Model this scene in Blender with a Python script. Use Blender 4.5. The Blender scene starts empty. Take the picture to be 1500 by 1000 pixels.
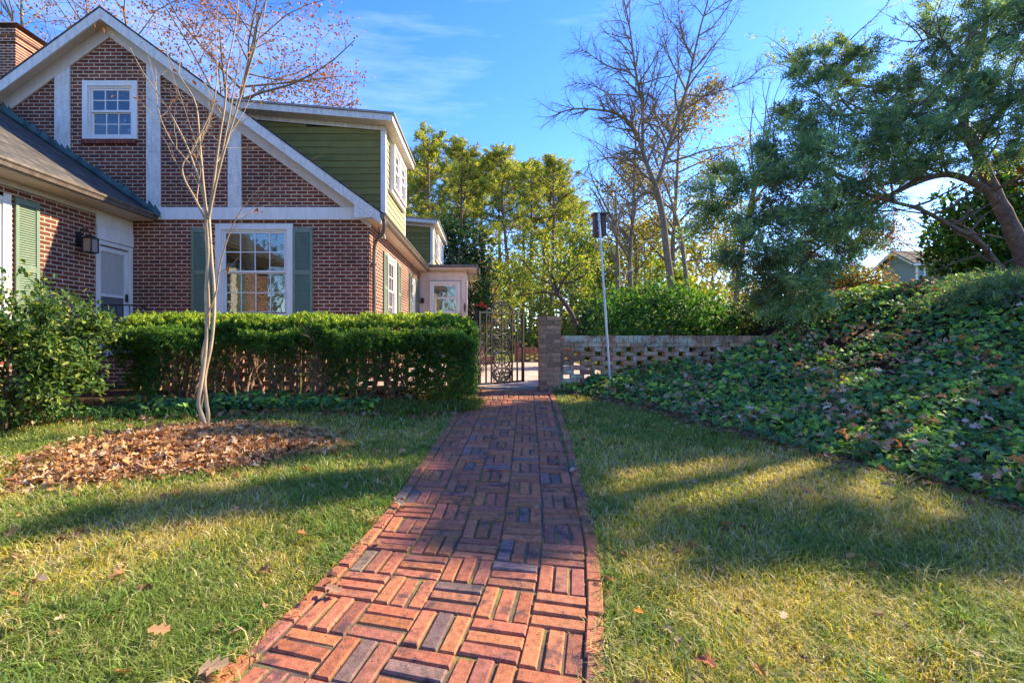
import bpy, math, random
import numpy as np
from mathutils import Vector, Matrix
R = math.radians
rs = np.random.RandomState(7)
SC = bpy.context.scene
COL = SC.collection
CAMZ = 1.1

def P(px, py, Y):
    """point of the place seen at photo pixel (px,py) standing Y metres ahead"""
    return np.array([(px - 715) * Y / 710.0, Y, CAMZ + (497 - py) * Y / 710.0])

# ------------------------------------------------------------------ terrain
def vnoise(x, y, seed=0):
    x = np.asarray(x, float); y = np.asarray(y, float)
    xi = np.floor(x).astype(np.int64); yi = np.floor(y).astype(np.int64)
    fx = x - xi; fy = y - yi
    fx = fx * fx * (3 - 2 * fx); fy = fy * fy * (3 - 2 * fy)
    def h(a, b):
        n = (a * 374761393 + b * 668265263 + seed * 974711) & 0x7fffffff
        n = ((n ^ (n >> 13)) * 1274126177) & 0x7fffffff
        return ((n ^ (n >> 16)) & 0xffff) / 65535.0
    a = h(xi, yi); b = h(xi + 1, yi); c = h(xi, yi + 1); d = h(xi + 1, yi + 1)
    return (a * (1 - fx) + b * fx) * (1 - fy) + (c * (1 - fx) + d * fx) * fy
def fbm(x, y, seed=0, o=3):
    s = 0; w = .5; t = 0
    for k in range(o):
        s = s + w * vnoise(np.asarray(x) * 2 ** k + 17 * k, np.asarray(y) * 2 ** k - 9 * k, seed + k); t += w; w *= .5
    return s / t
TY = [-8, 0, 1.5, 2.8, 3.5, 4.5, 5.8, 6.8, 7.2]
TX = [4.6, 4.1, 3.6, 3.14, 2.9, 2.43, 2.0, 1.3, 1.0]
def toe(y): return np.interp(y, TY, TX)
def H(x, y):
    x = np.asarray(x, float); y = np.asarray(y, float)
    base = np.interp(y, [-6, -5, .75, 7.2, 400], [-.3, -.28, 0, .339, .36])
    s = x - toe(y)
    f = np.interp(s, [-1, 0, .3, 1, 2, 3, 4, 5, 6, 8, 400], [0, 0, .05, .18, .38, .66, 1.06, 1.38, 1.54, 1.66, 1.8])
    g = np.interp(x, [-1, 2.5, 3.2, 4, 5, 6, 8, 400], [0, 0, .15, .55, 1.1, 1.45, 1.66, 1.8])
    t = np.clip((y - 7.15) / .35, 0, 1)
    far = np.clip((y - 10) * .055, 0, 1.6) * np.clip((x - 4) / 6, 0, 1)
    r = base + f * (1 - t) + g * t + far
    near = (np.abs(x) < 30) & (y < 30)
    return r + np.where(near, .03 * (fbm(x * 1.3, y * 1.3, 5) - .5) * 2 * np.clip((7 - y), 0, 1) * np.clip(np.abs(x - np.interp(y, [-1.5, 1.5, 2.5, 7.2], [-.9, -.23, -.03, .36])) - .6, 0, 1), 0)
# path centre line (x as a function of y) and half width
PY = [-1.5, 0, .7, 1.5, 1.95, 2.47, 3.3, 4.25, 7.25]
PX = [-.95, -.62, -.46, -.235, -.125, -.03, .045, .125, .36]
def pc(y): return np.interp(y, PY, PX)
PHW = .555

# ------------------------------------------------------------------ mesh builder
class MB:
    def __init__(s): s.V = []; s.Q = []; s.T = []; s.C = []; s.n = 0; s.MQ = []; s.MT = []
    def add(s, V, Q=None, T=None, col=(.5, .5, .5), m=0):
        V = np.asarray(V, float).reshape(-1, 3); k = len(V)
        s.V.append(V)
        c = np.asarray(col, float)
        if c.ndim == 1: c = np.tile(c, (k, 1))
        s.C.append(c)
        if Q is not None and len(Q):
            Q = np.asarray(Q, np.int64).reshape(-1, 4); s.Q.append(Q + s.n); s.MQ.append(np.full(len(Q), m))
        if T is not None and len(T):
            T = np.asarray(T, np.int64).reshape(-1, 3); s.T.append(T + s.n); s.MT.append(np.full(len(T), m))
        s.n += k
    def box(s, lo, hi, col=(.5, .5, .5), m=0):
        x0, y0, z0 = lo; x1, y1, z1 = hi
        V = [(x0,y0,z0),(x1,y0,z0),(x1,y1,z0),(x0,y1,z0),(x0,y0,z1),(x1,y0,z1),(x1,y1,z1),(x0,y1,z1)]
        s.add(V, Q=[(3,2,1,0),(4,5,6,7),(0,1,5,4),(1,2,6,5),(2,3,7,6),(3,0,4,7)], col=col, m=m)
    def uvn(s, O, U, N, u0, u1, w0, w1, n0, n1, col=(.5,.5,.5), m=0):
        """box on a wall: U along the wall, up, N outwards"""
        O = np.array(O, float); U = np.array(U, float); N = np.array(N, float); Z = np.array([0, 0, 1.])
        V = [O + U*a + Z*b + N*c for c in (n0, n1) for (a, b) in ((u0,w0),(u1,w0),(u1,w1),(u0,w1))]
        s.add(V, Q=[(3,2,1,0),(4,5,6,7),(0,1,5,4),(1,2,6,5),(2,3,7,6),(3,0,4,7)], col=col, m=m)
    def prism(s, poly, axis, a, b, col=(.5,.5,.5), m=0):
        """convex polygon (2D) extruded along axis; axis 'y': poly=(x,z); axis 'x': poly=(y,z); 'z': (x,y)"""
        n = len(poly)
        def mk(p, t):
            return (p[0], t, p[1]) if axis == 'y' else ((t, p[0], p[1]) if axis == 'x' else (p[0], p[1], t))
        V = [mk(p, a) for p in poly] + [mk(p, b) for p in poly]
        T = []; Q = []
        for i in range(1, n - 1): T.append((0, i + 1, i)); T.append((n, n + i, n + i + 1))
        for i in range(n): j = (i + 1) % n; Q.append((i, j, n + j, n + i))
        s.add(V, Q=Q, T=T, col=col, m=m)
    def tube(s, pts, rad, k=6, col=(.5,.5,.5), cap=False, m=0):
        pts = np.asarray(pts, float); n = len(pts)
        rad = np.broadcast_to(np.asarray(rad, float), (n,))
        t = np.gradient(pts, axis=0); t /= np.linalg.norm(t, axis=1)[:, None] + 1e-9
        ref = np.array([0, 0, 1.]) if abs(t[:, 2]).mean() < .8 else np.array([1., .13, 0])
        a = np.cross(t, ref); a /= np.linalg.norm(a, axis=1)[:, None] + 1e-9
        b = np.cross(t, a)
        th = np.arange(k) * 2 * math.pi / k
        V = pts[:, None, :] + rad[:, None, None] * (np.cos(th)[None, :, None] * a[:, None, :] + np.sin(th)[None, :, None] * b[:, None, :])
        i = np.arange(n - 1)[:, None] * k; j = np.arange(k)[None, :]; j2 = (j + 1) % k
        Q = np.stack([i + j, i + j2, i + k + j2, i + k + j], -1).reshape(-1, 4)
        T = None
        if cap:
            T = [(0, q + 1, q) for q in range(1, k - 1)] + [((n-1)*k, (n-1)*k + q, (n-1)*k + q + 1) for q in range(1, k - 1)]
        s.add(V.reshape(-1, 3), Q=Q, T=T, col=col, m=m)
    def lathe(s, c, prof, k=12, col=(.5,.5,.5), m=0):
        c = np.array(c, float); th = np.arange(k) * 2 * math.pi / k; n = len(prof)
        V = np.array([[c[0] + r*math.cos(t), c[1] + r*math.sin(t), c[2] + z] for r, z in prof for t in th])
        i = np.arange(n - 1)[:, None] * k; j = np.arange(k)[None, :]; j2 = (j + 1) % k
        s.add(V, Q=np.stack([i + j, i + j2, i + k + j2, i + k + j], -1).reshape(-1, 4), col=col, m=m)
    def build(s, name, mats, parent=None, smooth=False, bevel=0, origin=None):
        me = bpy.data.meshes.new(name)
        V = np.concatenate(s.V); C = np.concatenate(s.C)
        if origin is not None: V = V - np.array(origin)
        Q = np.concatenate(s.Q) if s.Q else np.zeros((0, 4), int); T = np.concatenate(s.T) if s.T else np.zeros((0, 3), int)
        me.vertices.add(len(V)); me.vertices.foreach_set('co', V.astype(np.float32).ravel())
        nl = Q.size + T.size
        me.loops.add(nl); me.loops.foreach_set('vertex_index', np.concatenate([Q.ravel(), T.ravel()]).astype(np.int32))
        me.polygons.add(len(Q) + len(T))
        st = np.concatenate([np.arange(len(Q)) * 4, Q.size + np.arange(len(T)) * 3]).astype(np.int32)
        me.polygons.foreach_set('loop_start', st)
        if not isinstance(mats, (list, tuple)): mats = [mats]
        for mt in mats: me.materials.append(mt)
        mi = np.concatenate([np.concatenate(s.MQ) if s.MQ else np.zeros(0), np.concatenate(s.MT) if s.MT else np.zeros(0)]).astype(np.int32)
        me.polygons.foreach_set('material_index', mi)
        me.polygons.foreach_set('use_smooth', np.full(len(mi), bool(smooth)))
        me.update(calc_edges=True)
        at = me.attributes.new('col', 'FLOAT_COLOR', 'POINT')
        at.data.foreach_set('color', np.concatenate([C, np.ones((len(C), 1))], 1).astype(np.float32).ravel())
        o = bpy.data.objects.new(name, me); COL.objects.link(o)
        if parent is not None: o.parent = parent
        if origin is not None:
            o.location = origin
            if parent is not None: o.location = Vector(origin) - parent.location
        elif parent is not None and parent.type == 'EMPTY': o.location = -parent.location
        if bevel:
            b = o.modifiers.new('b', 'BEVEL'); b.width = bevel; b.segments = 2; b.limit_method = 'ANGLE'
        return o

def empty(name, loc, label, cat, group=None):
    o = bpy.data.objects.new(name, None); COL.objects.link(o); o.location = loc
    tag(o, label, cat, group); return o
def tag(o, label=None, cat=None, group=None, kind=None):
    if label: o['label'] = label
    if cat: o['category'] = cat
    if group: o['group'] = group
    if kind: o['kind'] = kind
    return o

# ------------------------------------------------------------------ materials
def nmat(name):
    m = bpy.data.materials.new(name); m.use_nodes = True
    nt = m.node_tree; b = nt.nodes['Principled BSDF']; return m, nt, b
def N(nt, t, **kw):
    n = nt.nodes.new(t)
    for k, v in kw.items(): setattr(n, k, v)
    return n
def ramp(nt, src, stops):
    r = N(nt, 'ShaderNodeValToRGB'); nt.links.new(src, r.inputs[0])
    e = r.color_ramp.elements
    while len(e) < len(stops): e.new(.5)
    for i, (p, c) in enumerate(stops):
        e[i].position = p; e[i].color = (*c, 1) if len(c) == 3 else c
    return r.outputs[0]
def noise(nt, scale, detail=4, vec=None, rough=.6):
    n = N(nt, 'ShaderNodeTexNoise'); n.inputs['Scale'].default_value = scale; n.inputs['Detail'].default_value = detail
    n.inputs['Roughness'].default_value = rough
    if vec is not None: nt.links.new(vec, n.inputs['Vector'])
    return n.outputs['Fac']
def geopos(nt): return N(nt, 'ShaderNodeNewGeometry').outputs['Position']
def mixc(nt, f, a, b, mode='MIX'):
    m = N(nt, 'ShaderNodeMix', data_type='RGBA', blend_type=mode)
    for k, v in ((0, f), (6, a), (7, b)):
        if isinstance(v, (int, float)): m.inputs[k].default_value = v
        elif isinstance(v, tuple): m.inputs[k].default_value = (*v, 1)
        else: nt.links.new(v, m.inputs[k])
    return m.outputs[2]
def bump(nt, b, h, strength=.4, dist=.01):
    n = N(nt, 'ShaderNodeBump'); n.inputs['Strength'].default_value = strength; n.inputs['Distance'].default_value = dist
    nt.links.new(h, n.inputs['Height']); nt.links.new(n.outputs[0], b.inputs['Normal'])
def paint(name, c, dirt=(.3, .25, .2), amt=.25, rough=.55, scale=6, bs=.15, metal=0, peel=0, under=(.22,.18,.15)):
    m, nt, b = nmat(name); p = geopos(nt)
    vm = N(nt, 'ShaderNodeVectorMath', operation='MULTIPLY'); nt.links.new(p, vm.inputs[0]); vm.inputs[1].default_value = (1.6, 1.6, .35)
    f = ramp(nt, noise(nt, scale, 6, vm.outputs[0], .7), [(.38, (0, 0, 0)), (.75, (min(1, amt * 1.5),) * 3)])
    colr = mixc(nt, f, c, dirt)
    if peel:
        g = ramp(nt, noise(nt, 45, 3, p, .7), [(.66 - peel, (0, 0, 0)), (.70 - peel, (1, 1, 1))])
        colr = mixc(nt, g, colr, under)
    nt.links.new(colr, b.inputs['Base Color']); b.inputs['Roughness'].default_value = rough; b.inputs['Metallic'].default_value = metal
    bump(nt, b, noise(nt, scale * 12, 4, p), bs, .003)
    return m
def colmat(name, rough=.8, var=.35, scale=30, bs=.4, spec=.3, dist=.004, blot=None, blotc=(.02, .02, .02), ba=.8, bscale=9):
    """uses the per-piece colour of the mesh, broken up by noise"""
    m, nt, b = nmat(name); p = geopos(nt)
    a = N(nt, 'ShaderNodeAttribute', attribute_name='col').outputs['Color']
    f = ramp(nt, noise(nt, scale, 6, p), [(.25, (1 - var,) * 3), (.75, (1 + var,) * 3)])
    c = mixc(nt, 1.0, a, f, 'MULTIPLY')
    if blot:
        g = ramp(nt, noise(nt, bscale, 5, p, .7), [(blot, (0, 0, 0)), (blot + .1, (ba,) * 3)])
        c = mixc(nt, g, c, blotc)
    nt.links.new(c, b.inputs['Base Color']); b.inputs['Roughness'].default_value = rough
    b.inputs['Specular IOR Level'].default_value = spec
    bump(nt, b, noise(nt, scale * 3, 5, p), bs, dist)
    return m
def leafmat(name, trans=.35, rough=.5, spec=.3, tint=(1.25, 1.15, .45)):
    m, nt, b = nmat(name)
    a = N(nt, 'ShaderNodeAttribute', attribute_name='col').outputs['Color']
    nt.links.new(a, b.inputs['Base Color']); b.inputs['Roughness'].default_value = rough; b.inputs['Specular IOR Level'].default_value = spec
    t = N(nt, 'ShaderNodeBsdfTranslucent'); nt.links.new(mixc(nt, 1.0, a, tint, 'MULTIPLY'), t.inputs['Color'])
    mx = N(nt, 'ShaderNodeMixShader'); mx.inputs[0].default_value = trans
    nt.links.new(b.outputs[0], mx.inputs[1]); nt.links.new(t.outputs[0], mx.inputs[2])
    nt.links.new(mx.outputs[0], nt.nodes['Material Output'].inputs['Surface'])
    return m
def brickmat(name, axis, c1, c2, mortar, bw=.2032, rh=.0677, ms=.009, dirt=.3):
    m, nt, b = nmat(name)
    p = geopos(nt); s = N(nt, 'ShaderNodeSeparateXYZ'); nt.links.new(p, s.inputs[0])
    c = N(nt, 'ShaderNodeCombineXYZ'); nt.links.new(s.outputs[0 if axis == 'x' else 1], c.inputs[0]); nt.links.new(s.outputs[2], c.inputs[1])
    t = N(nt, 'ShaderNodeTexBrick'); nt.links.new(c.outputs[0], t.inputs['Vector'])
    t.inputs['Color1'].default_value = (*c1, 1); t.inputs['Color2'].default_value = (*c2, 1); t.inputs['Mortar'].default_value = (*mortar, 1)
    t.inputs['Scale'].default_value = 1; t.inputs['Mortar Size'].default_value = ms; t.inputs['Mortar Smooth'].default_value = .15
    t.inputs['Bias'].default_value = 0; t.inputs['Brick Width'].default_value = bw; t.inputs['Row Height'].default_value = rh
    f = ramp(nt, noise(nt, 7, 6, p), [(.3, (1 - dirt,) * 3), (.75, (1 + dirt,) * 3)])
    g = ramp(nt, noise(nt, .9, 3, p), [(.3, (.68, .68, .70)), (.7, (1.2, 1.16, 1.12))])
    o = mixc(nt, 1.0, mixc(nt, 1.0, t.outputs['Color'], f, 'MULTIPLY'), g, 'MULTIPLY')
    nt.links.new(o, b.inputs['Base Color']); b.inputs['Roughness'].default_value = .85; b.inputs['Specular IOR Level'].default_value = .2
    inv = N(nt, 'ShaderNodeMath', operation='SUBTRACT'); inv.inputs[0].default_value = 1; nt.links.new(t.outputs['Fac'], inv.inputs[1])
    ad = N(nt, 'ShaderNodeMath', operation='MULTIPLY_ADD'); nt.links.new(noise(nt, 90, 3, p), ad.inputs[0]); ad.inputs[1].default_value = .3; nt.links.new(inv.outputs[0], ad.inputs[2])
    bump(nt, b, ad.outputs[0], .8, .008)
    return m

M = {}
BC1 = (.205, .058, .033); BC2 = (.125, .040, .026); MO = (.55, .41, .30)
M['brick_x'] = brickmat('brick_x', 'x', BC1, BC2, MO)
M['brick_y'] = brickmat('brick_y', 'y', BC1, BC2, MO)
M['white'] = paint('white_paint', (.72, .68, .64), amt=.2, peel=0)
M['whitepeel'] = paint('white_peeling', (.70, .65, .60), amt=.4, peel=.045, scale=9)
M['soffit'] = paint('soffit_paint', (.62, .50, .40), amt=.25)
M['pink'] = paint('pale_pink_boards', (.68, .56, .49), amt=.25, peel=.0, scale=3)
M['shutter'] = paint('green_shutter', (.115, .175, .115), amt=.2, rough=.5)
M['gutter'] = paint('brown_gutter', (.085, .06, .045), amt=.3, rough=.4)
M['roof_edge'] = paint('roof_edge_metal', (.22, .20, .19), amt=.5, rough=.5)
M['iron'] = paint('black_iron', (.010, .010, .011), (.04, .025, .02), amt=.3, rough=.65, scale=20)
M['copper'] = colmat('aged_copper', .5, .4, 14, spec=.5)
M['pole'] = paint('galvanised', (.55, .55, .57), (.3, .3, .3), amt=.3, rough=.4, metal=.3, scale=15)
M['wood'] = paint('weathered_wood', (.07, .045, .04), (.15, .12, .1), amt=.4, scale=20, rough=.8)
M['siding'] = colmat('green_siding', .7, .14, 5, .25)
M['bricks'] = colmat('loose_bricks', .85, .35, 22, .5, blot=.58, blotc=(.05, .04, .03), ba=.6, bscale=6)
M['paver'] = colmat('path_pavers', .8, .45, 40, .7, blot=.54, blotc=(.05, .035, .04), ba=.8, bscale=9)
M['wallbrick'] = colmat('garden_wall_bricks', .9, .4, 18, .5, blot=.50, blotc=(.50, .52, .38), ba=.85, bscale=2.2)
M['mortar'] = paint('mortar', (.26, .22, .18), (.1, .09, .06), amt=.6, scale=5, rough=.95)
M['leaf'] = leafmat('leaf', .5)
M['needle'] = leafmat('needle', .48, .6)
M['gloss'] = leafmat('glossy_leaf', .35, .58, .14)
M['dry'] = leafmat('dry_leaf', .2, .8, .15, (1.2, .9, .5))
M['grass'] = leafmat('grass_blade', .35, .6, .2, (1.3, 1.2, .4))
M['bark'] = colmat('bark', .9, .5, 12, .9, spec=.15, dist=.02)
M['smoothbark'] = colmat('smooth_bark', .6, .3, 9, .3, spec=.3)
M['fabric'] = paint('curtain', (.6, .55, .47), amt=.2, rough=.9)
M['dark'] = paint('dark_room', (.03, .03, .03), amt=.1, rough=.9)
M['shed'] = paint('shed_paint', (.20, .27, .26), amt=.3)

def glassmat():
    m, nt, b = nmat('window_glass')
    nt.nodes.remove(b)
    g = N(nt, 'ShaderNodeBsdfGlossy'); g.inputs['Roughness'].default_value = .03; g.inputs['Color'].default_value = (.9, .9, .9, 1)
    t = N(nt, 'ShaderNodeBsdfTransparent'); t.inputs['Color'].default_value = (.75, .8, .78, 1)
    fr = N(nt, 'ShaderNodeFresnel'); fr.inputs['IOR'].default_value = 1.6
    bn = N(nt, 'ShaderNodeBump'); bn.inputs['Strength'].default_value = .15; bn.inputs['Distance'].default_value = .01
    nt.links.new(noise(nt, 3, 2, geopos(nt)), bn.inputs['Height']); nt.links.new(bn.outputs[0], g.inputs['Normal'])
    mx = N(nt, 'ShaderNodeMixShader'); nt.links.new(fr.outputs[0], mx.inputs[0])
    ad = N(nt, 'ShaderNodeMath', operation='MULTIPLY_ADD'); nt.links.new(fr.outputs[0], ad.inputs[0]); ad.inputs[1].default_value = 1.0; ad.inputs[2].default_value = .06
    nt.links.new(ad.outputs[0], mx.inputs[0]); nt.links.new(t.outputs[0], mx.inputs[1]); nt.links.new(g.outputs[0], mx.inputs[2])
    nt.links.new(mx.outputs[0], nt.nodes['Material Output'].inputs['Surface'])
    return m
M['glass'] = glassmat()
def shinglemat(name='shingles', axis='x'):
    m, nt, b = nmat(name)
    p = geopos(nt); s = N(nt, 'ShaderNodeSeparateXYZ'); nt.links.new(p, s.inputs[0])
    c = N(nt, 'ShaderNodeCombineXYZ'); nt.links.new(s.outputs[1 if axis == 'x' else 0], c.inputs[0])
    mm = N(nt, 'ShaderNodeMath', operation='MULTIPLY'); mm.inputs[1].default_value = 1.22
    nt.links.new(s.outputs[0 if axis == 'x' else 1], mm.inputs[0]); nt.links.new(mm.outputs[0], c.inputs[1])
    t = N(nt, 'ShaderNodeTexBrick'); nt.links.new(c.outputs[0], t.inputs['Vector'])
    t.inputs['Color1'].default_value = (.045, .038, .035, 1); t.inputs['Color2'].default_value = (.10, .083, .07, 1); t.inputs['Mortar'].default_value = (.02, .018, .016, 1)
    t.inputs['Scale'].default_value = 1; t.inputs['Mortar Size'].default_value = .006; t.inputs['Brick Width'].default_value = .16; t.inputs['Row Height'].default_value = .14
    f = ramp(nt, noise(nt, 5, 6, p), [(.3, (.6, .6, .6)), (.75, (1.4, 1.4, 1.35))])
    nt.links.new(mixc(nt, 1.0, t.outputs['Color'], f, 'MULTIPLY'), b.inputs['Base Color']); b.inputs['Roughness'].default_value = .95
    inv = N(nt, 'ShaderNodeMath', operation='SUBTRACT'); inv.inputs[0].default_value = 1; nt.links.new(t.outputs['Fac'], inv.inputs[1])
    bump(nt, b, inv.outputs[0], .9, .015)
    return m
M['shingle'] = shinglemat(); M['shingle_b'] = shinglemat('shingles_shed', 'y')

# ------------------------------------------------------------------ foliage helpers
def unit(v): return v / (np.linalg.norm(v, axis=-1, keepdims=True) + 1e-9)
def rdir(n): return unit(rs.normal(size=(n, 3)))
def pal(n, cols, jit=.25, w=None):
    cols = np.array(cols, float)
    i = rs.choice(len(cols), n, p=w)
    c = cols[i] * (1 + jit * rs.uniform(-1, 1, (n, 1)))
    return np.clip(c, .003, 1)
def kites(mb, C, D, L, W, col, m=0):
    n = len(C); D = unit(D); S = unit(np.cross(D, rdir(n)))
    L = np.broadcast_to(L, (n,))[:, None]; W = np.broadcast_to(W, (n,))[:, None]
    V = np.stack([C, C + D*L*.4 + S*W*.5, C + D*L, C + D*L*.4 - S*W*.5], 1).reshape(-1, 3)
    Q = np.arange(n * 4).reshape(n, 4)
    mb.add(V, Q=Q, col=np.repeat(col, 4, 0), m=m)
IVY = [(0, 0), (-.14, .26), (.12, .46), (.34, .26), (.56, .36), (.98, 0), (.56, -.36), (.34, -.26), (.12, -.46), (-.14, -.26)]
OAK = [(0, 0), (.1, .1), (.18, .34), (.34, .14), (.5, .42), (.64, .16), (.84, .28), (1, 0), (.84, -.26), (.64, -.14), (.5, -.4), (.34, -.15), (.18, -.32), (.1, -.1)]
OVAL = [(0, 0), (.2, .17), (.5, .24), (.8, .14), (1, 0), (.8, -.14), (.5, -.24), (.2, -.17)]
def leaves(mb, shape, C, D, Nn, L, col, curl=.2, fold=.2, m=0):
    """flat-ish leaves: outline fanned round its middle, bent along and across"""
    n = len(C); D = unit(D); Nn = unit(Nn - D * (Nn * D).sum(-1, keepdims=True)); S = np.cross(Nn, D)
    pts = np.array([(.45, 0)] + shape); k = len(pts)
    u = pts[:, 0][None, :, None]; v = pts[:, 1][None, :, None]
    L = np.broadcast_to(L, (n,))[:, None, None]
    cu = (curl * rs.uniform(-.3, 1, (n, 1, 1))); fo = fold * rs.uniform(.2, 1, (n, 1, 1))
    V = C[:, None, :] + L * (D[:, None, :] * u + S[:, None, :] * v + Nn[:, None, :] * (-cu * (u - .45) ** 2 * 1.6 + fo * np.abs(v) * 1.2 + cu * v * v * .8))
    j = np.arange(1, k); j2 = np.where(j == k - 1, 1, j + 1)
    T = (np.arange(n)[:, None, None] * k + np.stack([np.zeros_like(j), j, j2], -1)[None]).reshape(-1, 3)
    mb.add(V.reshape(-1, 3), T=T, col=np.repeat(col, k, 0), m=m)

rg = random.Random(11)
def grow(mb, p, d, L, r, lvl, cfg, tips, col):
    """a branch: wandering tapering tube with side branches; collects points of the finest twigs"""
    n = cfg.get('n', [7, 6, 5, 4, 3, 3])[min(lvl, 5)]
    p = np.array(p, float); d = np.array(d, float); d /= np.linalg.norm(d)
    pts = [p.copy()]; dirs = [d.copy()]
    wob = cfg['wob'][min(lvl, len(cfg['wob']) - 1)]; up = cfg['up'][min(lvl, len(cfg['up']) - 1)]
    for i in range(n - 1):
        d = d + np.array([rg.gauss(0, wob), rg.gauss(0, wob), rg.gauss(0, wob) + up]); d /= np.linalg.norm(d)
        p = p + d * L / (n - 1); pts.append(p.copy()); dirs.append(d.copy())
    sprout(mb, pts, dirs, L, r, lvl, cfg, tips, col)
def sprout(mb, pts, dirs, L, r, lvl, cfg, tips, col, r1=None):
    n = len(pts); last = lvl >= cfg['lv']
    te = cfg.get('taper', .35) if not last else .3
    if r1 is None: r1 = r * te
    rad = np.linspace(r, r1, n)
    if r > cfg.get('minr', 0): mb.tube(pts, rad, 8 if lvl == 0 else (6 if lvl == 1 else (4 if lvl == 2 else 3)), col=col)
    if last:
        for q in range(1, n): tips.append((pts[q], dirs[q]))
        return
    k = cfg['kids'][lvl]; st = cfg['start'][min(lvl, len(cfg['start']) - 1)]
    for i in range(k):
        f = st + (1 - st) * (i + rg.random()) / k
        x = f * (n - 1); a = min(int(x), n - 2); t = x - a
        q = np.array(pts[a]) * (1 - t) + np.array(pts[a + 1]) * t; dd = np.array(dirs[a + 1])
        side = np.array([rg.gauss(0, 1) for _ in range(3)]); side -= dd * side.dot(dd); side /= np.linalg.norm(side) + 1e-6
        ang = R(rg.uniform(*cfg['ang']))
        nd = dd * math.cos(ang) + side * math.sin(ang)
        if cfg.get('flat'): nd[2] *= cfg['flat']
        rr = (r + (r1 - r) * f) * rg.uniform(.45, .7)
        grow(mb, q, nd, L * cfg['ratio'] * rg.uniform(.65, 1.15) * (1.15 - .5 * f), rr, lvl + 1, cfg, tips, col)
    for q in range(max(1, n - 1), n): tips.append((pts[q], dirs[q]))
def smoothpath(pts, n):
    pts = np.array(pts, float); t = np.linspace(0, len(pts) - 1, n); i = np.clip(t.astype(int), 0, len(pts) - 2); f = (t - i)[:, None]
    def g(k): return pts[np.clip(k, 0, len(pts) - 1)]
    p0, p1, p2, p3 = g(i - 1), g(i), g(i + 1), g(i + 2)
    return .5 * ((2*p1) + (-p0 + p2)*f + (2*p0 - 5*p1 + 4*p2 - p3)*f*f + (-p0 + 3*p1 - 3*p2 + p3)*f**3)
def dirs_of(pts): return unit(np.gradient(np.array(pts), axis=0))

def copy_tree(o, loc, rz, s=1.0, label=None, group=None):
    c = o.copy(); COL.objects.link(c); c.location = loc; c.rotation_euler = (0, 0, rz); c.scale = (s, s, s)
    if label: c['label'] = label
    if group: c['group'] = group
    for ch in list(o.children):
        d = ch.copy(); COL.objects.link(d); d.parent = c
        for g in list(ch.children):
            e = g.copy(); COL.objects.link(e); e.parent = d
    return c
# ================================================================== HOUSE
HX, HY = -7.01, 9.0
def zo(x): return 7.12 - .73 * abs(x - HX)          # outer roof surface
house = empty('brick_house', (-7, 9, .3), 'brown brick house with white trimmed gable, green sided dormers and small attic window', 'house')
XA = np.array([1., 0, 0]); YA = np.array([0, 1., 0])
# front gable wall, cut round its two windows
def gable_wall():
    mb = MB()
    w1 = (-4.96, -3.70, 1.60, 3.17); w2 = (-7.53, -6.52, 4.81, 5.89)
    xs = sorted([-11.8, w1[0], w1[1], w2[0], w2[1], HX, -2.2])
    for a, b in zip(xs[:-1], xs[1:]):
        holes = [w for w in (w1, w2) if w[0] <= a + 1e-6 and w[1] >= b - 1e-6]
        zlo = .2
        for w in sorted(holes, key=lambda w: w[2]):
            mb.prism([(a, zlo), (b, zlo), (b, w[2]), (a, w[2])], 'y', HY, HY + .2); zlo = w[3]
        mb.prism([(a, zlo), (b, zlo), (b, zo(b) - .17), (a, zo(a) - .17)], 'y', HY, HY + .2)
    return mb.build('wall', M['brick_x'], house)
gable_wall()['label'] = 'dark brick gable wall in the shade'
# side wall (faces right) with window openings
def side_wall():
    mb = MB()
    ops = [(10.62, 11.62, 1.45, 2.98), (13.9, 14.62, 1.45, 2.88)]
    y = HY + .2
    for (a, b, z0, z1) in ops:
        mb.box((-2.4, y, .2), (-2.2, a, 3.31)); mb.box((-2.4, a, .2), (-2.2, b, z0)); mb.box((-2.4, a, z1), (-2.2, b, 3.31)); y = b
    mb.box((-2.4, y, .2), (-2.2, 24, 3.31))
    return mb.build('wall', M['brick_y'], house)
side_wall()['label'] = 'sunlit brick side wall'
mb = MB(); mb.box((-11.8, 9.2, .2), (-11.6, 24, 3.3)); mb.build('wall', M['brick_y'], house)
mb = MB(); mb.prism([(-11.6, .2), (-2.4, .2), (-2.4, zo(-2.4) - .17), (HX, zo(HX) - .17), (-11.6, zo(-11.6) - .17)], 'y', 23.8, 24.0); mb.build('wall', M['brick_x'], house)
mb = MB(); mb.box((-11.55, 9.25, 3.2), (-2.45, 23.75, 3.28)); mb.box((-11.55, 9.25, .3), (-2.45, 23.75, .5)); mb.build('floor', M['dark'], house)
# main roof slabs
def slab(x0, x1, y0, y1, dz0, dz1):
    mb = MB(); mb.prism([(x0, zo(x0) - dz1), (x1, zo(x1) - dz1), (x1, zo(x1) - dz0), (x0, zo(x0) - dz0)], 'y', y0, y1); return mb
mb = slab(HX, -1.90, 8.74, 24.2, 0, .035); mb.V += []; a = slab(-12.12, HX, 8.74, 24.2, 0, .035)
for q in range(len(a.V)): mb.add(a.V[q], Q=a.Q[q] - 0 if q < len(a.Q) else None, T=a.T[q] if q < len(a.T) else None)
mb.build('roof', M['shingle'], house)
mb = slab(HX, -1.95, 8.78, 24.1, .037, .155); a = slab(-12.05, HX, 8.78, 24.1, .037, .155)
mb.add(a.V[0], Q=a.Q[0], T=a.T[0]); mb.build('soffit', M['soffit'], house)
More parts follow.
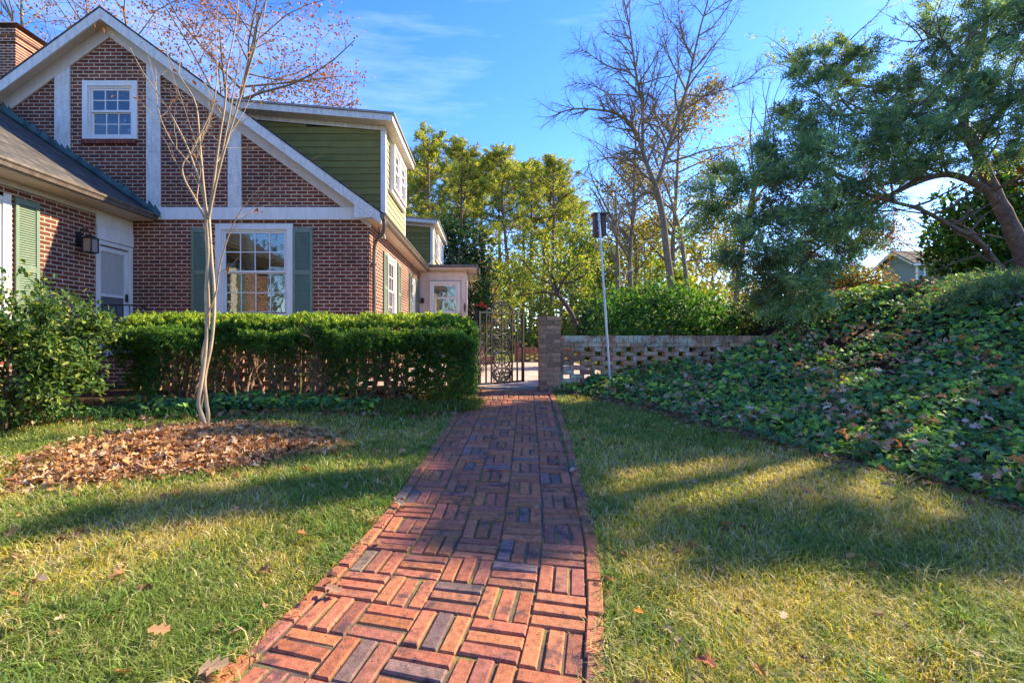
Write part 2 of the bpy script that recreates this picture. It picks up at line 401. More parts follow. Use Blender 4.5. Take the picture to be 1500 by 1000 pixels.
# rake boards and trim on the gable
mb = MB()
for (x0, x1) in ((HX, -1.93), (-12.1, HX)):
    mb.prism([(x0, zo(x0) - .235), (x1, zo(x1) - .235), (x1, zo(x1) - .038), (x0, zo(x0) - .038)], 'y', 8.745, 8.778)
mb.prism([(-2.42, 3.30), (-1.93, 3.30), (-1.93, 3.33), (-2.42, zo(-2.42) - .10)], 'y', 8.75, 8.776)
mb.build('rake_board', M['whitepeel'], house, bevel=.004)
mb = MB()
for (x0, x1) in ((HX, -2.17), (-11.8, HX)):
    mb.prism([(x0, zo(x0) - .43), (x1, zo(x1) - .43), (x1, zo(x1) - .158), (x0, zo(x0) - .158)], 'y', 8.965, 8.999)
mb.build('gable_trim', M['soffit'], house, bevel=.003)
for (x0, x1, z0) in ((-8.03, -7.75, 4.4), (-6.33, -6.07, 3.545), (-4.82, -4.57, 3.545)):
    mb = MB(); zt0, zt1 = zo(x0) - .35, zo(x1) - .35
    mb.prism([(x0, z0), (x1, z0), (x1, zt1), (x0, zt0)], 'y', 8.970, 8.999)
    mb.build('timber', M['whitepeel'], house, bevel=.003)
mb = MB(); mb.box((-6.22, 8.962, 3.315), (-2.16, 8.999, 3.543)); mb.build('band', M['white'], house, bevel=.004)
# side eave: soffit, fascia, gutter, downspout
mb = MB(); mb.box((-2.199, 8.80, 3.27), (-1.96, 24, 3.298)); mb.box((-1.985, 8.79, 3.301), (-1.955, 24, 3.40)); mb.build('soffit', M['soffit'], house)
def gutter(pts, parent, w=.11, h=.10):
    """K-shaped gutter following points, section drawn to the right of travel"""
    mb = MB()
    for (a, b, out) in pts:
        a = np.array(a, float); b = np.array(b, float); out = np.array(out, float); up = np.array([0, 0, 1.])
        sec = [(0, 0), (w*.7, 0), (w*.8, h*.45), (w, h*.7), (w, h), (w - .012, h), (w - .012, h*.75), (.01, .015), (.01, h), (0, h)]
        V = [e + out*u + up*v for e in (a, b) for (u, v) in sec]; n = len(sec)
        Q = [(i, (i+1) % n, n + (i+1) % n, n + i) for i in range(n)]
        mb.add(V, Q=Q)
        for (e, s) in ((a, 1), (b, -1)):
            d = unit(b - a) * .004 * s
            cs = [e + out*u + up*v for (u, v) in [(0, 0), (w*.7, 0), (w*.8, h*.45), (w, h*.7), (w, h), (0, h)]]
            mb.add([c + d*0 for c in cs] + [c + d for c in cs], T=[(0, i, i+1) for i in range(1, 5)] + [(6, 6+i+1, 6+i) for i in range(1, 5)], Q=[(i, (i+1) % 6, 6+(i+1) % 6, 6+i) for i in range(6)])
    return mb.build('gutter', M['gutter'], parent)
gutter([((-1.952, 8.74, 3.285), (-1.952, 15.72, 3.285), (1, 0, 0))], house)
mb = MB(); pp = smoothpath([(-1.90, 8.86, 3.30), (-1.90, 8.87, 3.16), (-1.95, 8.92, 3.03), (-2.06, 9.02, 2.97), (-2.13, 9.10, 2.86), (-2.145, 9.12, 2.6)], 22)
mb.tube(pp, .036, 8); mb.tube([(-2.145, 9.12, 2.62), (-2.145, 9.12, .45)], .036, 8)
for z in (2.5, 1.5): mb.box((-2.2, 9.07, z), (-2.10, 9.17, z + .03))
mb.build('downspout', M['gutter'], house, smooth=True)

# windows -----------------------------------------------------------
def window(O, U, Nn, w, h, cols, rows, parent, casing=.09, recess=.06, lower=True, curtain=True, blind=True, mat='white', sillw=0, label=None, rc=None):
    """double hung window: casing (the window itself) > sashes, panes, blind, curtain.  O lower left corner, N outwards"""
    c = MB(); k = casing
    c.uvn(O, U, Nn, 0, k, 0, h, -recess - .08, .012); c.uvn(O, U, Nn, w - k, w, 0, h, -recess - .08, .012)
    c.uvn(O, U, Nn, k, w - k, h - k, h, -recess - .08, .010); c.uvn(O, U, Nn, k, w - k, 0, k * .75, -recess - .08, .016)
    j = .03
    c.uvn(O, U, Nn, k, k + j, k*.75, h - k, -recess - .05, -.012); c.uvn(O, U, Nn, w - k - j, w - k, k*.75, h - k, -recess - .05, -.012)
    c.uvn(O, U, Nn, k + j, w - k - j, h - k - j, h - k, -recess - .05, -.014)
    win = c.build('window', M[mat], parent, bevel=.003)
    if label: win['label'] = label
    a, b = k + j, w - k - j; z0, z1 = k*.75, h - k - j; zm = (z0 + z1) / 2
    for idx, (s0, s1, nn) in enumerate(((zm, z1, -.03), (z0, zm + .02, -.06))):
        s = MB(); f = .038; n0, n1 = nn - .028, nn
        s.uvn(O, U, Nn, a, a + f, s0, s1, n0, n1); s.uvn(O, U, Nn, b - f, b, s0, s1, n0, n1)
        s.uvn(O, U, Nn, a + f, b - f, s0, s0 + f, n0, n1 - .001); s.uvn(O, U, Nn, a + f, b - f, s1 - f, s1, n0, n1 - .001)
        if idx == 0 or lower:
            for i in range(1, cols): x = a + f + (b - a - 2*f) * i / cols; s.uvn(O, U, Nn, x - .009, x + .009, s0 + f, s1 - f, n0 + .004, n1 - .006)
            for i in range(1, rows): z = s0 + f + (s1 - s0 - 2*f) * i / rows; s.uvn(O, U, Nn, a + f, b - f, z - .009, z + .009, n0 + .005, n1 - .007)
        s.build('sash', M[mat], win)
        g = MB(); g.uvn(O, U, Nn, a + f - .01, b - f + .01, s0 + f - .01, s1 - f + .01, n0 + .008, n0 + .012); g.build('pane', M['glass'], win)
    if blind:
        bl = MB(); nb = int((h - .1) / .045)
        for i in range(nb):
            z = .05 + i * .045
            V = [np.array(O) + np.array(U)*u + np.array([0, 0, z + dz]) + np.array(Nn)*nn for (u, nn, dz) in ((a, -.20, 0), (b, -.20, 0), (b, -.17, .028), (a, -.17, .028))]
            bl.add(V, Q=[(0, 1, 2, 3)])
        bl.build('blind', M['blind'], win)
    if curtain:
        cu = MB()
        for (u0, u1) in curtain:
            n = 14; us = np.linspace(u0 * w, u1 * w, n); off = -.15 + .012 * np.sin(np.arange(n) * 2.2)
            V = []
            for z in (.05, h - .06):
                for u, q in zip(us, off): V.append(np.array(O) + np.array(U)*u + np.array([0, 0, z]) + np.array(Nn)*q)
            cu.add(V, Q=[(i, i + 1, n + i + 1, n + i) for i in range(n - 1)])
        cu.build('curtain', M['fabric'], win)
    return win
M['blind'] = paint('blind_slats', (.34, .30, .24), amt=.1)
NF = (0, -1, 0); NR = (1, 0, 0)
# lower front window
window((-5.055, 8.985, 1.50), XA, NF, 1.435, 1.74, 4, 2, house, casing=.105, curtain=[(.36, .46)], label='large white front window with blinds and a pale curtain')
window((-7.525, 8.99, 4.81), XA, NF, 1.02, 1.085, 3, 2, house, casing=.10, curtain=False, blind=False, label='small white attic window in the brick gable')
mb = MB()
for i in range(15):
    x = -7.53 + i * .0672; mb.box((x, 8.955, 4.72), (x + .058, 8.999, 4.806), col=np.array(BC1) * rs.uniform(.7, 1.3))
mb.build('sill', M['bricks'], house, bevel=.002)
# side windows (U runs away from the viewer)
window((-2.21, 10.60, 1.43), YA, NR, 1.04, 1.57, 3, 2, house, casing=.10, curtain=[(.1, .3)], label='sunlit window in the side wall near the downspout')
window((-2.21, 13.88, 1.43), YA, NR, .76, 1.47, 2, 2, house, casing=.09, curtain=False, label='far narrow window in the side wall')
# dark attic box behind attic window
def shutter(O, U, Nn, w, h, parent):
    f = MB(); fr = .05
    f.uvn(O, U, Nn, 0, fr, 0, h, 0, .03); f.uvn(O, U, Nn, w - fr, w, 0, h, 0, .03)
    for (a, b) in ((0, .08), (h * .47, h * .47 + .08), (h - .08, h)): f.uvn(O, U, Nn, fr, w - fr, a, b, 0, .028)
    s = f.build('shutter', M['shutter'], parent, bevel=.003)
    l = MB()
    for (z0, z1) in ((.08, h*.47), (h*.47 + .08, h - .08)):
        n = int((z1 - z0) / .032)
        for i in range(n):
            z = z0 + (i + .1) * (z1 - z0) / n
            V = [np.array(O) + np.array(U)*u + np.array([0, 0, z + dz]) + np.array(Nn)*nn for (u, nn, dz) in ((fr, .024, 0), (w - fr, .024, 0), (w - fr, .004, .034), (fr, .004, .034), (fr, .019, -.006), (w-fr, .019, -.006))]
            l.add(V, Q=[(0, 1, 2, 3), (4, 5, 1, 0)])
    l.build('louvre', M['shutter'], s)
    return s
for x in (-5.50, -3.62): shutter((x, 8.997, 1.53), XA, NF, .37, 1.63, house)
for y in (10.13, 11.72, 13.45, 14.70): shutter((-2.197, y, 1.45), YA, NR, .40, 1.5, house)

# dormers ------------------------------------------------------------
def siding_front(y, z0, z1, xr, ztop_r, slope):
    mb = MB(); h = .142; z = z0; i = 0
    while z < z1:
        xl = HX + (7.12 - z) / .73 - .25
        xe = xr if z + h <= ztop_r else xr - (z + h - ztop_r) / slope
        x = xl
        while x < xe - .02:
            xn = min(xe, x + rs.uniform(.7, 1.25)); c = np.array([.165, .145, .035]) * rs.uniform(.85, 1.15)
            dz = rs.uniform(-.006, .006)
            V = [(x + .001, y, z + dz), (xn - .001, y, z + dz), (xn - .001, y + .016, z + h), (x + .001, y + .016, z + h), (x + .001, y + .03, z + dz), (xn - .001, y + .03, z + dz)]
            mb.add(V, Q=[(0, 1, 2, 3), (1, 0, 4, 5)], col=c); x = xn
        z += h; i += 1
    return mb
def siding_side(x, y0, y1, z0, z1):
    mb = MB(); h = .142; z = z0
    while z < z1 - .01:
        zt = min(z + h, z1); y = y0
        while y < y1 - .02:
            yn = min(y1, y + rs.uniform(.7, 1.25)); c = np.array([.36, .32, .16]) * rs.uniform(.9, 1.1)  # same green siding as the front, its colour paled as if by sunlight
            V = [(x, y, z), (x, yn - .002, z), (x - .016, yn - .002, zt), (x - .016, y, zt), (x - .03, y, z), (x - .03, yn - .002, z)]
            mb.add(V, Q=[(0, 1, 2, 3), (1, 0, 4, 5)], col=c); y = yn
        z += h
    return mb
def dormer(y0, y1, wins):
    xr = -2.17; zt = 5.58; s = .085
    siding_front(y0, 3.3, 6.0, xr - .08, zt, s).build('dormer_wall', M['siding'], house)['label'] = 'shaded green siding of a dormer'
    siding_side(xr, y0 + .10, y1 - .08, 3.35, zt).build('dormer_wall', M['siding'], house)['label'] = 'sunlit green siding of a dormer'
    mb = MB(); mb.box((xr - .09, y0 - .012, 3.3), (xr + .012, y0 + .10, zt)); mb.build('corner_board', M['white'], house, bevel=.003)
    mb = MB(); mb.box((xr - .02, y1 - .09, 3.3), (xr + .012, y1, zt)); mb.build('corner_board', M['white'], house, bevel=.003)
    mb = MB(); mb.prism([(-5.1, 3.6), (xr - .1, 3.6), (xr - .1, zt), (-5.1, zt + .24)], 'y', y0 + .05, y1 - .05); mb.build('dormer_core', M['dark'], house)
    xl = -5.75
    def zz(x): return zt + s * (xr - x)
    mb = MB(); yf, yb = y0 - .30, y1 + .12
    mb.prism([(xl, zz(xl)), (xr + .22, zz(xr + .22)), (xr + .22, zz(xr + .22) + .13), (xl, zz(xl) + .13)], 'y', yf, yb)
    mb.prism([(xl, zz(xl) - .10), (xr + .02, zz(xr) - .10), (xr + .02, zz(xr + .02) - .002), (xl, zz(xl) - .002)], 'y', y0 - .028, y0 - .004)
    mb.build('dormer_eave', M['whitepeel'], house, bevel=.004)
    mb = MB(); mb.prism([(xl, zz(xl) + .132), (xr + .26, zz(xr + .26) + .132), (xr + .26, zz(xr + .26) + .17), (xl, zz(xl) + .17)], 'y', yf - .03, yb + .03)
    mb.build('dormer_roof', M['roof_edge'], house)
    for (a, w, z, h) in wins:
        window((xr + .10, a, z), YA, NR, w, h, 2, 2, house, casing=.07, recess=.03, curtain=False, blind=False)
    mb = MB(); mb.box((xr, wins[0][0] - .1, wins[0][2] - .10), (xr + .07, wins[-1][0] + wins[-1][1] + .1, wins[0][2] - .03)); mb.build('dormer_sill', M['white'], house)
dormer(10.2, 12.65, [(10.7, .76, 4.42, 1.0), (11.50, .76, 4.42, 1.0)])
dormer(19.0, 23.0, [(19.9, .8, 4.42, 1.0), (20.75, .8, 4.42, 1.0), (21.6, .8, 4.42, 1.0)])
mb = MB(); pp = smoothpath([(-2.1, 18.75, 5.4), (-2.0, 18.8, 4.6), (-2.3, 18.8, 4.0), (-2.75, 18.85, 3.8)], 20); mb.tube(pp, .018, 5); mb.build('cable', M['white'], house)

# annex ----------------------------------------------------------------
mb = MB()
mb.box((-2.2, 15.6, .3), (-.70, 15.72, 3.31)); mb.box((-.82, 15.721, .3), (-.69, 23, 3.31)); mb.box((-2.2, 22.9, .3), (-.83, 23, 3.31))
mb.build('annex_wall', M['pink'], house)['label'] = 'pale pink boarded wall of the low annex'
mb = MB(); 
for x in (-2.16, -.80): mb.box((x - .06, 15.575, .4), (x + .06, 15.599, 3.1))
mb.box((-2.16, 15.57, 2.98), (-.70, 15.598, 3.25)); mb.box((-.70, 15.573, .4), (-.665, 15.75, 3.2))
mb.build('annex_trim', M['pink'], house, bevel=.003)
mb = MB(); mb.box((-2.05, 15.28, 3.315), (-.36, 23.2, 3.36)); mb.box((-2.0, 15.262, 3.325), (-.37, 15.279, 3.42)); mb.build('annex_soffit', M['pink'], house)
mb = MB(); mb.box((-1.93, 15.22, 3.362), (-.33, 23.25, 3.45)); mb.build('annex_roof', M['gutter'], house, bevel=.006)
gutter([((-.36, 15.3, 3.27), (-.36, 23.2, 3.27), (1, 0, 0))], house, .10, .09)
window((-1.87, 15.50, 1.93), XA, NF, .97, 1.02, 1, 1, house, casing=.07, recess=.02, curtain=False, mat='white', label='small white-framed window in the front of the pink annex')
window((-.585, 16.6, 1.9), YA, NR, 1.6, 1.1, 1, 1, house, casing=.1, recess=.02, curtain=False, mat='pink')
window((-.585, 19.0, 1.9), YA, NR, 1.6, 1.1, 1, 1, house, casing=.1, recess=.02, curtain=False, mat='pink')
mb = MB(); mb.box((-.775, 15.54, 1.98), (-.735, 15.574, 2.25)); mb.box((-.785, 15.535, 2.05), (-.725, 15.55, 2.18)); mb.build('plaque', M['wood'], house)
mb = MB(); mb.lathe((-2.1, 15.45, 2.32), [(.0, .1), (.05, .09), (.07, 0), (.045, -.06), (0, -.08)], 10); mb.tube([(-2.15, 15.58, 2.42), (-2.1, 15.46, 2.42)], .012, 5); mb.build('wall_light', M['iron'], house)
mb = MB(); 
for (dx, dy) in ((0, 0), (.05, .08)):
    mb.lathe((-2.09 + dx, 9.35 + dy, 3.10), [(.0, .06), (.03, .05), (.055, -.05), (.05, -.05), (0, 0)], 10)
mb.tube([(-2.12, 9.4, 3.27), (-2.1, 9.4, 3.15)], .015, 5); mb.build('flood_light', M['gutter'], house)

# chimney
ch = MB(); ch.box((-13.1, 12, 2.5), (-11.7, 12.78, 8.62)); c_o = ch.build('chimney', M['brick_x'], house)
mb = MB(); mb.box((-13.14, 11.96, 8.45), (-11.66, 12.82, 8.60)); mb.box((-13.18, 11.92, 8.60), (-11.62, 12.86, 8.76)); mb.build('chimney_crown', M['brick_x'], c_o)
mb = MB(); mb.box((-13.0, 12.1, 8.76), (-11.85, 12.68, 8.86))
mb.add([(-13.2, 11.88, 8.86), (-11.55, 11.88, 8.86), (-11.55, 12.9, 8.86), (-13.2, 12.9, 8.86), (-12.95, 12.2, 9.10), (-11.95, 12.2, 9.10), (-11.95, 12.55, 9.10), (-12.95, 12.55, 9.10)], Q=[(3,2,1,0),(4,5,6,7),(0,1,5,4),(1,2,6,5),(2,3,7,6),(3,0,4,7)])
mb.build('chimney_cap', M['roof_edge'], c_o)
M['brick_ch'] = None

# left wing ------------------------------------------------------------
WX = -6.6
mb = MB(); mb.box((-12, 3.6, .1), (-11.8, 8.99, 3.3)); mb.box((-11.79, 3.6, .1), (WX - .21, 3.8, 3.3))
mb.build('wall', M['brick_x'], house)
mb = MB()
ops = [(5.45, 6.66, 1.1, 3.05)]
mb.box((WX - .2, 3.6, .1), (WX, 5.45, 3.28)); mb.box((WX - .2, 5.45, .1), (WX, 6.66, 1.1)); mb.box((WX - .2, 5.45, 3.05), (WX, 6.66, 3.28)); mb.box((WX - .2, 6.66, .1), (WX, 8.15, 3.28))
mb.build('wall', M['brick_y'], house)['label'] = 'brick wing wall crossed by a diagonal shadow edge'
window((WX - .01, 5.40, 1.05), YA, NR, 1.31, 2.05, 3, 2, house, casing=.11, curtain=False, label='white window at the edge of the brick wing')
shutter((WX + .003, 6.745, 1.15), YA, NR, .36, 1.93, house); shutter((WX + .003, 5.0, 1.15), YA, NR, .36, 1.93, house)
def zw(x): return 3.42 + .67 * (-6.16 - x)
mb = MB(); mb.prism([(-9.2, zw(-9.2) - .04), (-6.14, zw(-6.14) - .04), (-6.14, zw(-6.14)), (-9.2, zw(-9.2))], 'y', 3.4, 8.955)
mb.prism([(-12.3, zw(-9.2) - .67*3.1 - .04), (-9.2, zw(-9.2) - .04), (-9.2, zw(-9.2)), (-12.3, zw(-9.2) - .67*3.1)], 'y', 3.4, 8.955)
mb.build('roof', M['shingle'], house)
mb = MB(); mb.box((WX - .2, 3.5, 3.282), (-6.19, 8.96, 3.31)); mb.box((-6.215, 3.5, 3.311), (-6.19, 8.96, 3.37)); 
mb.box((WX + .002, 3.5, 3.20), (WX + .03, 8.14, 3.28)); mb.build('soffit', M['soffit'], house)
gutter([((-6.188, 3.5, 3.30), (-6.188, 9.0 - .04, 3.30), (1, 0, 0))], house)
# copper step flashing where the wing roof meets the gable
mb = MB()
for i in range(30):
    x = -9.3 + i * .108; c = np.array([.03, .065, .055]) * rs.uniform(.5, 1.7); hj = rs.uniform(-.03, .04)
    z = zw(x); mb.add([(x, 8.90, z + .03), (x + .15, 8.90, zw(x + .15) + .03), (x + .12, 8.955, zw(x+.15) + .09 + hj), (x + .01, 8.955, z + .15 + hj)], Q=[(0, 1, 2, 3)], col=c)
    mb.add([(x, 8.80, z + .012), (x + .15, 8.80, zw(x + .15) + .02), (x + .15, 8.90, zw(x + .15) + .03), (x, 8.90, z + .03)], Q=[(0, 1, 2, 3)], col=c * .8)
mb.build('flashing', M['copper'], house)
# side door and its panel
mb = MB(); mb.uvn((WX, 8.152, 0), YA, NR, 0, .84, 2.80, 3.03, -.15, .03); mb.uvn((WX, 8.152, 0), YA, NR, 0, .84, 3.035, 3.278, -.15, .015)
mb.build('door_panel', M['white'], house, bevel=.003)
mb = MB(); O = (WX, 8.152, .8)
mb.uvn(O, YA, NR, 0, .08, 0, 1.99, -.12, .012); mb.uvn(O, YA, NR, .76, .84, 0, 1.99, -.12, .012); mb.uvn(O, YA, NR, .08, .76, 1.92, 1.99, -.12, .014)
mb.build('door_frame', M['white'], house, bevel=.003)
mb = MB(); mb.uvn(O, YA, NR, .085, .15, .02, 1.9, -.07, -.03); mb.uvn(O, YA, NR, .69, .755, .02, 1.9, -.07, -.03)
for (a, b) in ((.02, .28), (1.04, 1.09), (1.82, 1.9)): mb.uvn(O, YA, NR, .15, .69, a, b, -.07, -.031)
door = mb.build('door', M['white'], house, bevel=.002)
mb = MB(); mb.uvn(O, YA, NR, .151, .689, .28, 1.04, -.055, -.05); mb.build('screen', paint('screen_mesh', (.10, .11, .12), amt=.1, rough=.35), door)
mb = MB(); mb.uvn(O, YA, NR, .151, .689, 1.09, 1.82, -.058, -.053); mb.build('panel', paint('door_curtain', (.45, .42, .38), amt=.3), door)
mb = MB(); mb.uvn(O, YA, NR, .70, .735, .98, 1.12, -.03, .0); mb.build('handle', M['iron'], door)
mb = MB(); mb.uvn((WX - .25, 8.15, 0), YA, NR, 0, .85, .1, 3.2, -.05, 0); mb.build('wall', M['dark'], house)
mb = MB(); mb.box((WX + .002, 8.16, .1), (-6.0, 8.99, .79)); mb.box((-6.0, 8.2, .1), (-5.7, 8.98, .60)); mb.box((-5.7, 8.2, .1), (-5.4, 8.97, .43))
mb.build('porch_step', M['brick_x'], house)
mb = MB(); yr = 8.22
mb.tube([(WX + .03, yr, 1.68), (-5.98, yr, 1.68)], .013, 6); mb.tube(smoothpath([(-5.98, yr, 1.68), (-5.6, yr, 1.55), (-5.35, yr, 1.32)], 8), .013, 6)
for x in np.arange(WX + .06, -5.95, .115): mb.tube([(x, yr, .8), (x, yr, 1.68)], .008, 5)
for x, z in ((-5.8, 1.62), (-5.6, 1.55), (-5.42, 1.42)): mb.tube([(x, yr, .5), (x, yr, z)], .008, 5)
mb.build('railing', M['iron'], house)
# porch lantern
lx, ly, lz = WX + .20, 7.80, 2.62
mb = MB(); mb.box((lx - .075, ly - .075, lz - .13), (lx + .075, ly + .075, lz - .115)); 
for dx in (-.07, .07):
    for dy in (-.07, .07): mb.box((lx + dx - .007, ly + dy - .007, lz - .115), (lx + dx + .007, ly + dy + .007, lz + .10))
mb.add([(lx-.09, ly-.09, lz+.10), (lx+.09, ly-.09, lz+.10), (lx+.09, ly+.09, lz+.10), (lx-.09, ly+.09, lz+.10), (lx, ly, lz+.17)], T=[(0,1,4),(1,2,4),(2,3,4),(3,0,4),(0,2,1),(0,3,2)])
t = np.linspace(0, 1, 20); pp = np.stack([lx - .19 * t + 0*t, ly + 0*t, lz + .17 + .10*np.sin(t*math.pi)], 1); mb.tube(pp, .010, 6)
a = np.linspace(0, 2.4*math.pi, 26); pp = np.stack([lx - .13 + .05*(1 - a/9)*np.cos(a), ly + 0*a, lz + .20 + .05*(1 - a/9)*np.sin(a)], 1); mb.tube(pp, .007, 5)
mb.box((WX + .002, ly - .05, lz - .02), (WX + .02, ly + .05, lz + .20))
lant = mb.build('lantern', M['iron'], house)
mb = MB(); mb.box((lx - .062, ly - .062, lz - .113), (lx + .062, ly + .062, lz + .098)); mb.build('lamp_glass', paint('lamp_glass', (.28, .22, .20), rough=.25, amt=.4), lant)

# ================================================================== SHED
shed = empty('garden_shed', (26, 29, 2.6), 'small pale grey-green shed with a gabled brown roof beyond the ivy bank', 'shed')
sx0, sx1, sy0, sy1, sz0, sz1 = 24.7, 30.5, 28, 30.4, 2.2, 5.62
mb = MB(); mb.box((sx0, sy0, sz0), (sx1, sy1, sz1)); ym = (sy0 + sy1)/2
mb.prism([(sy0, sz1), (sy1, sz1), (ym, sz1 + .68)], 'x', sx0, sx1); mb.build('wall', M['shed'], shed)
mb = MB()
for (a, b, za, zb) in ((sy0 - .35, ym, sz1 - .2, sz1 + .74), (ym, sy1 + .35, sz1 + .74, sz1 - .2)):
    mb.prism([(a, za), (b, zb), (b, zb + .07), (a, za + .07)], 'x', sx0 - .4, sx1 + .4)
mb.build('roof', M['shingle_b'], shed)
mb = MB()
for (a, b, za, zb) in ((sy0 - .35, ym, sz1 - .2, sz1 + .74), (ym, sy1 + .35, sz1 + .74, sz1 - .2)):
    mb.prism([(a, za - .12), (b, zb - .12), (b, zb - .003), (a, za - .003)], 'x', sx0 - .42, sx0 - .38)
mb.box((sx0 - .38, sy0 - .36, sz1 - .3), (sx1 + .4, sy0 - .33, sz1 - .17)); mb.build('fascia', M['white'], shed)
mb = MB(); mb.box((sx0 + .6, sy0 - .03, sz0 + .1), (sx0 + 1.5, sy0 - .002, sz1 - .5)); mb.build('door', M['shutter'], shed)
mb = MB(); mb.box((sx0 - .02, sy0 - .025, sz0), (sx0 + .12, sy0 - .001, sz1 - .2)); mb.box((sx0 + .45, sy0 - .025, sz0), (sx0 + .56, sy0 - .001, sz1 - .3)); mb.build('trim', M['white'], shed)
# ================================================================== GROUND
def axis(a, b, step, far, k=1.35):
    v = list(np.arange(a, b + 1e-6, step)); s = step
    while v[-1] < far: s *= k; v.append(v[-1] + s)
    s = step
    while v[0] > -far: s *= k; v.insert(0, v[0] - s)
    return np.array(v)
gx = axis(-9, 10, .12, 900); gy = axis(-2, 16, .12, 900)
X, Y = np.meshgrid(gx, gy); Z = H(X, Y)
V = np.stack([X, Y, Z], -1).reshape(-1, 3)
ny, nx = X.shape; i = np.arange(ny - 1)[:, None] * nx; j = np.arange(nx - 1)[None, :]
Q = np.stack([i + j, i + j + 1, i + nx + j + 1, i + nx + j], -1).reshape(-1, 4)
x, y = V[:, 0], V[:, 1]
s = x - toe(y)
def hedge_front(x): return 5.55 + .12 * np.sin(x * 2.3) + np.interp(x, [-7, -5, -4, -3, -.6, 0], [-1.0, -.75, -.3, -.05, .0, .4])
bed = np.clip((y - hedge_front(x)) * 4 + .5, 0, 1) * (x < .1) * (y < 9.3)
bank = np.clip(s * 5 + .3, 0, 1) * (y < 7.4)
bankb = np.clip((x - 2.9) * 2, 0, 1) * (y >= 7.4) * (y < 12)
mu = np.maximum(np.maximum(bed, bank), bankb)[:, None]
g = fbm(x * .8, y * .8, 3)[:, None]
lawn = (1 - g) * np.array([.16, .14, .045]) + g * np.array([.075, .115, .025])
farm = np.clip((y - 14) / 6, 0, 1)[:, None]
lawn = lawn * (1 - farm) + farm * np.array([.16, .19, .035])
c = lawn * (1 - mu) + mu * np.array([.045, .028, .018])
gm = MB(); gm.add(V, Q=Q, col=c)
m, nt, b = nmat('ground'); p = geopos(nt)
a = N(nt, 'ShaderNodeAttribute', attribute_name='col').outputs['Color']
f = ramp(nt, noise(nt, 28, 8, p, .75), [(.3, (.35, .33, .3)), (.7, (1.5, 1.45, 1.3))]); f2 = ramp(nt, noise(nt, 3, 4, p), [(.3, (.75, .8, .7)), (.7, (1.2, 1.15, 1.2))])
nt.links.new(mixc(nt, 1.0, mixc(nt, 1.0, a, f, 'MULTIPLY'), f2, 'MULTIPLY'), b.inputs['Base Color']); b.inputs['Roughness'].default_value = .95; b.inputs['Specular IOR Level'].default_value = .1
bump(nt, b, noise(nt, 60, 6, p), .8, .02)
tag(gm.build('ground', m, smooth=True), 'lawn ground rising into the bank', 'ground', kind='structure')

# ================================================================== BRICK PATH
def path_frame(t_y):
    """position and heading on the path centre line at each y"""
    y = np.asarray(t_y, float); x = pc(y); e = .15
    hx = (pc(y + e) - pc(y - e)); hy = 2 * e * np.ones_like(hx); l = np.hypot(hx, hy)
    return x, y, hx / l, hy / l
# arc-length table
ys = np.linspace(-1.2, 7.22, 800); xs_ = np.convolve(np.pad(pc(ys), 15, 'edge'), np.ones(31)/31, 'valid'); sl = np.concatenate([[0], np.cumsum(np.hypot(np.diff(xs_), np.diff(ys)))])
def on_path(u, v):
    """u across (right +), v along (m)"""
    y = np.interp(v, sl, ys); x = np.interp(v, sl, xs_); e = .06
    dx = np.interp(v + e, sl, xs_) - np.interp(v - e, sl, xs_); dy = np.interp(v + e, sl, ys) - np.interp(v - e, sl, ys); l = np.hypot(dx, dy) + 1e-9
    X = x + u * dy / l; Yy = y - u * dx / l
    return X, Yy
mb = MB()
def paver(u0, u1, v0, v1, col, lift=0, tilt=0, mi=0):
    j = rs.uniform(-.004, .004, 2); r = R(rs.uniform(-1.1, 1.1))
    cu, cv = (u0 + u1)/2, (v0 + v1)/2
    tz = rs.uniform(-.004, .004) + lift; ta = rs.uniform(-.02, .02); tb = rs.uniform(-.02, .02); ch = .005
    def ring(ins, z):
        out = []
        for (a, b_) in ((u0+ins, v0+ins), (u1-ins, v0+ins), (u1-ins, v1-ins), (u0+ins, v1-ins)):
            du, dv = a - cu, b_ - cv
            a2 = cu + du*math.cos(r) - dv*math.sin(r) + j[0]; b2 = cv + du*math.sin(r) + dv*math.cos(r) + j[1]
            x, y = on_path(a2, b2); out.append((float(x), float(y), float(H(x, y)) + z + tz + du*ta + dv*tb))
        return out
    V = ring(0, -.03) + ring(0, .012) + ring(ch, .018)
    Q = [(8, 9, 10, 11)] + [(k + i, k + (i+1) % 4, k + 4 + (i+1) % 4, k + 4 + i) for k in (0, 4) for i in range(4)]
    mb.add(V, Q=Q, col=col, m=mi)
def pcol(u=0, v=0):
    q = rs.rand() - .12 * max(0, float(fbm(u * 1.6 + 3, v * 1.6, 101)) - .5) * 4
    if q < .04: c = np.array([.17, .105, .085])
    elif q < .22: c = np.array([.27, .098, .058])
    else: c = np.array([.345, .115, .053])
    return np.clip(c * rs.uniform(.8, 1.2) * np.array([1, rs.uniform(.92, 1.12), rs.uniform(.9, 1.15)]), .01, 1)
mod = .206; total = sl[-1]
nrow = int(total / mod)
for r_ in range(nrow):
    for cidx in range(5):
        u = (cidx - 2.5) * mod; v = r_ * mod + .02
        gap = .007
        if (r_ + cidx) % 2 == 0:
            for k in range(3): paver(u + k*mod/3 + gap/2 + .002, u + (k+1)*mod/3 - gap/2 - .002, v + gap/2, v + mod - gap/2, pcol(u, v))
        else:
            for k in range(3): paver(u + gap/2, u + mod - gap/2, v + k*mod/3 + gap/2 + .002, v + (k+1)*mod/3 - gap/2 - .002, pcol(u, v))
v = 0
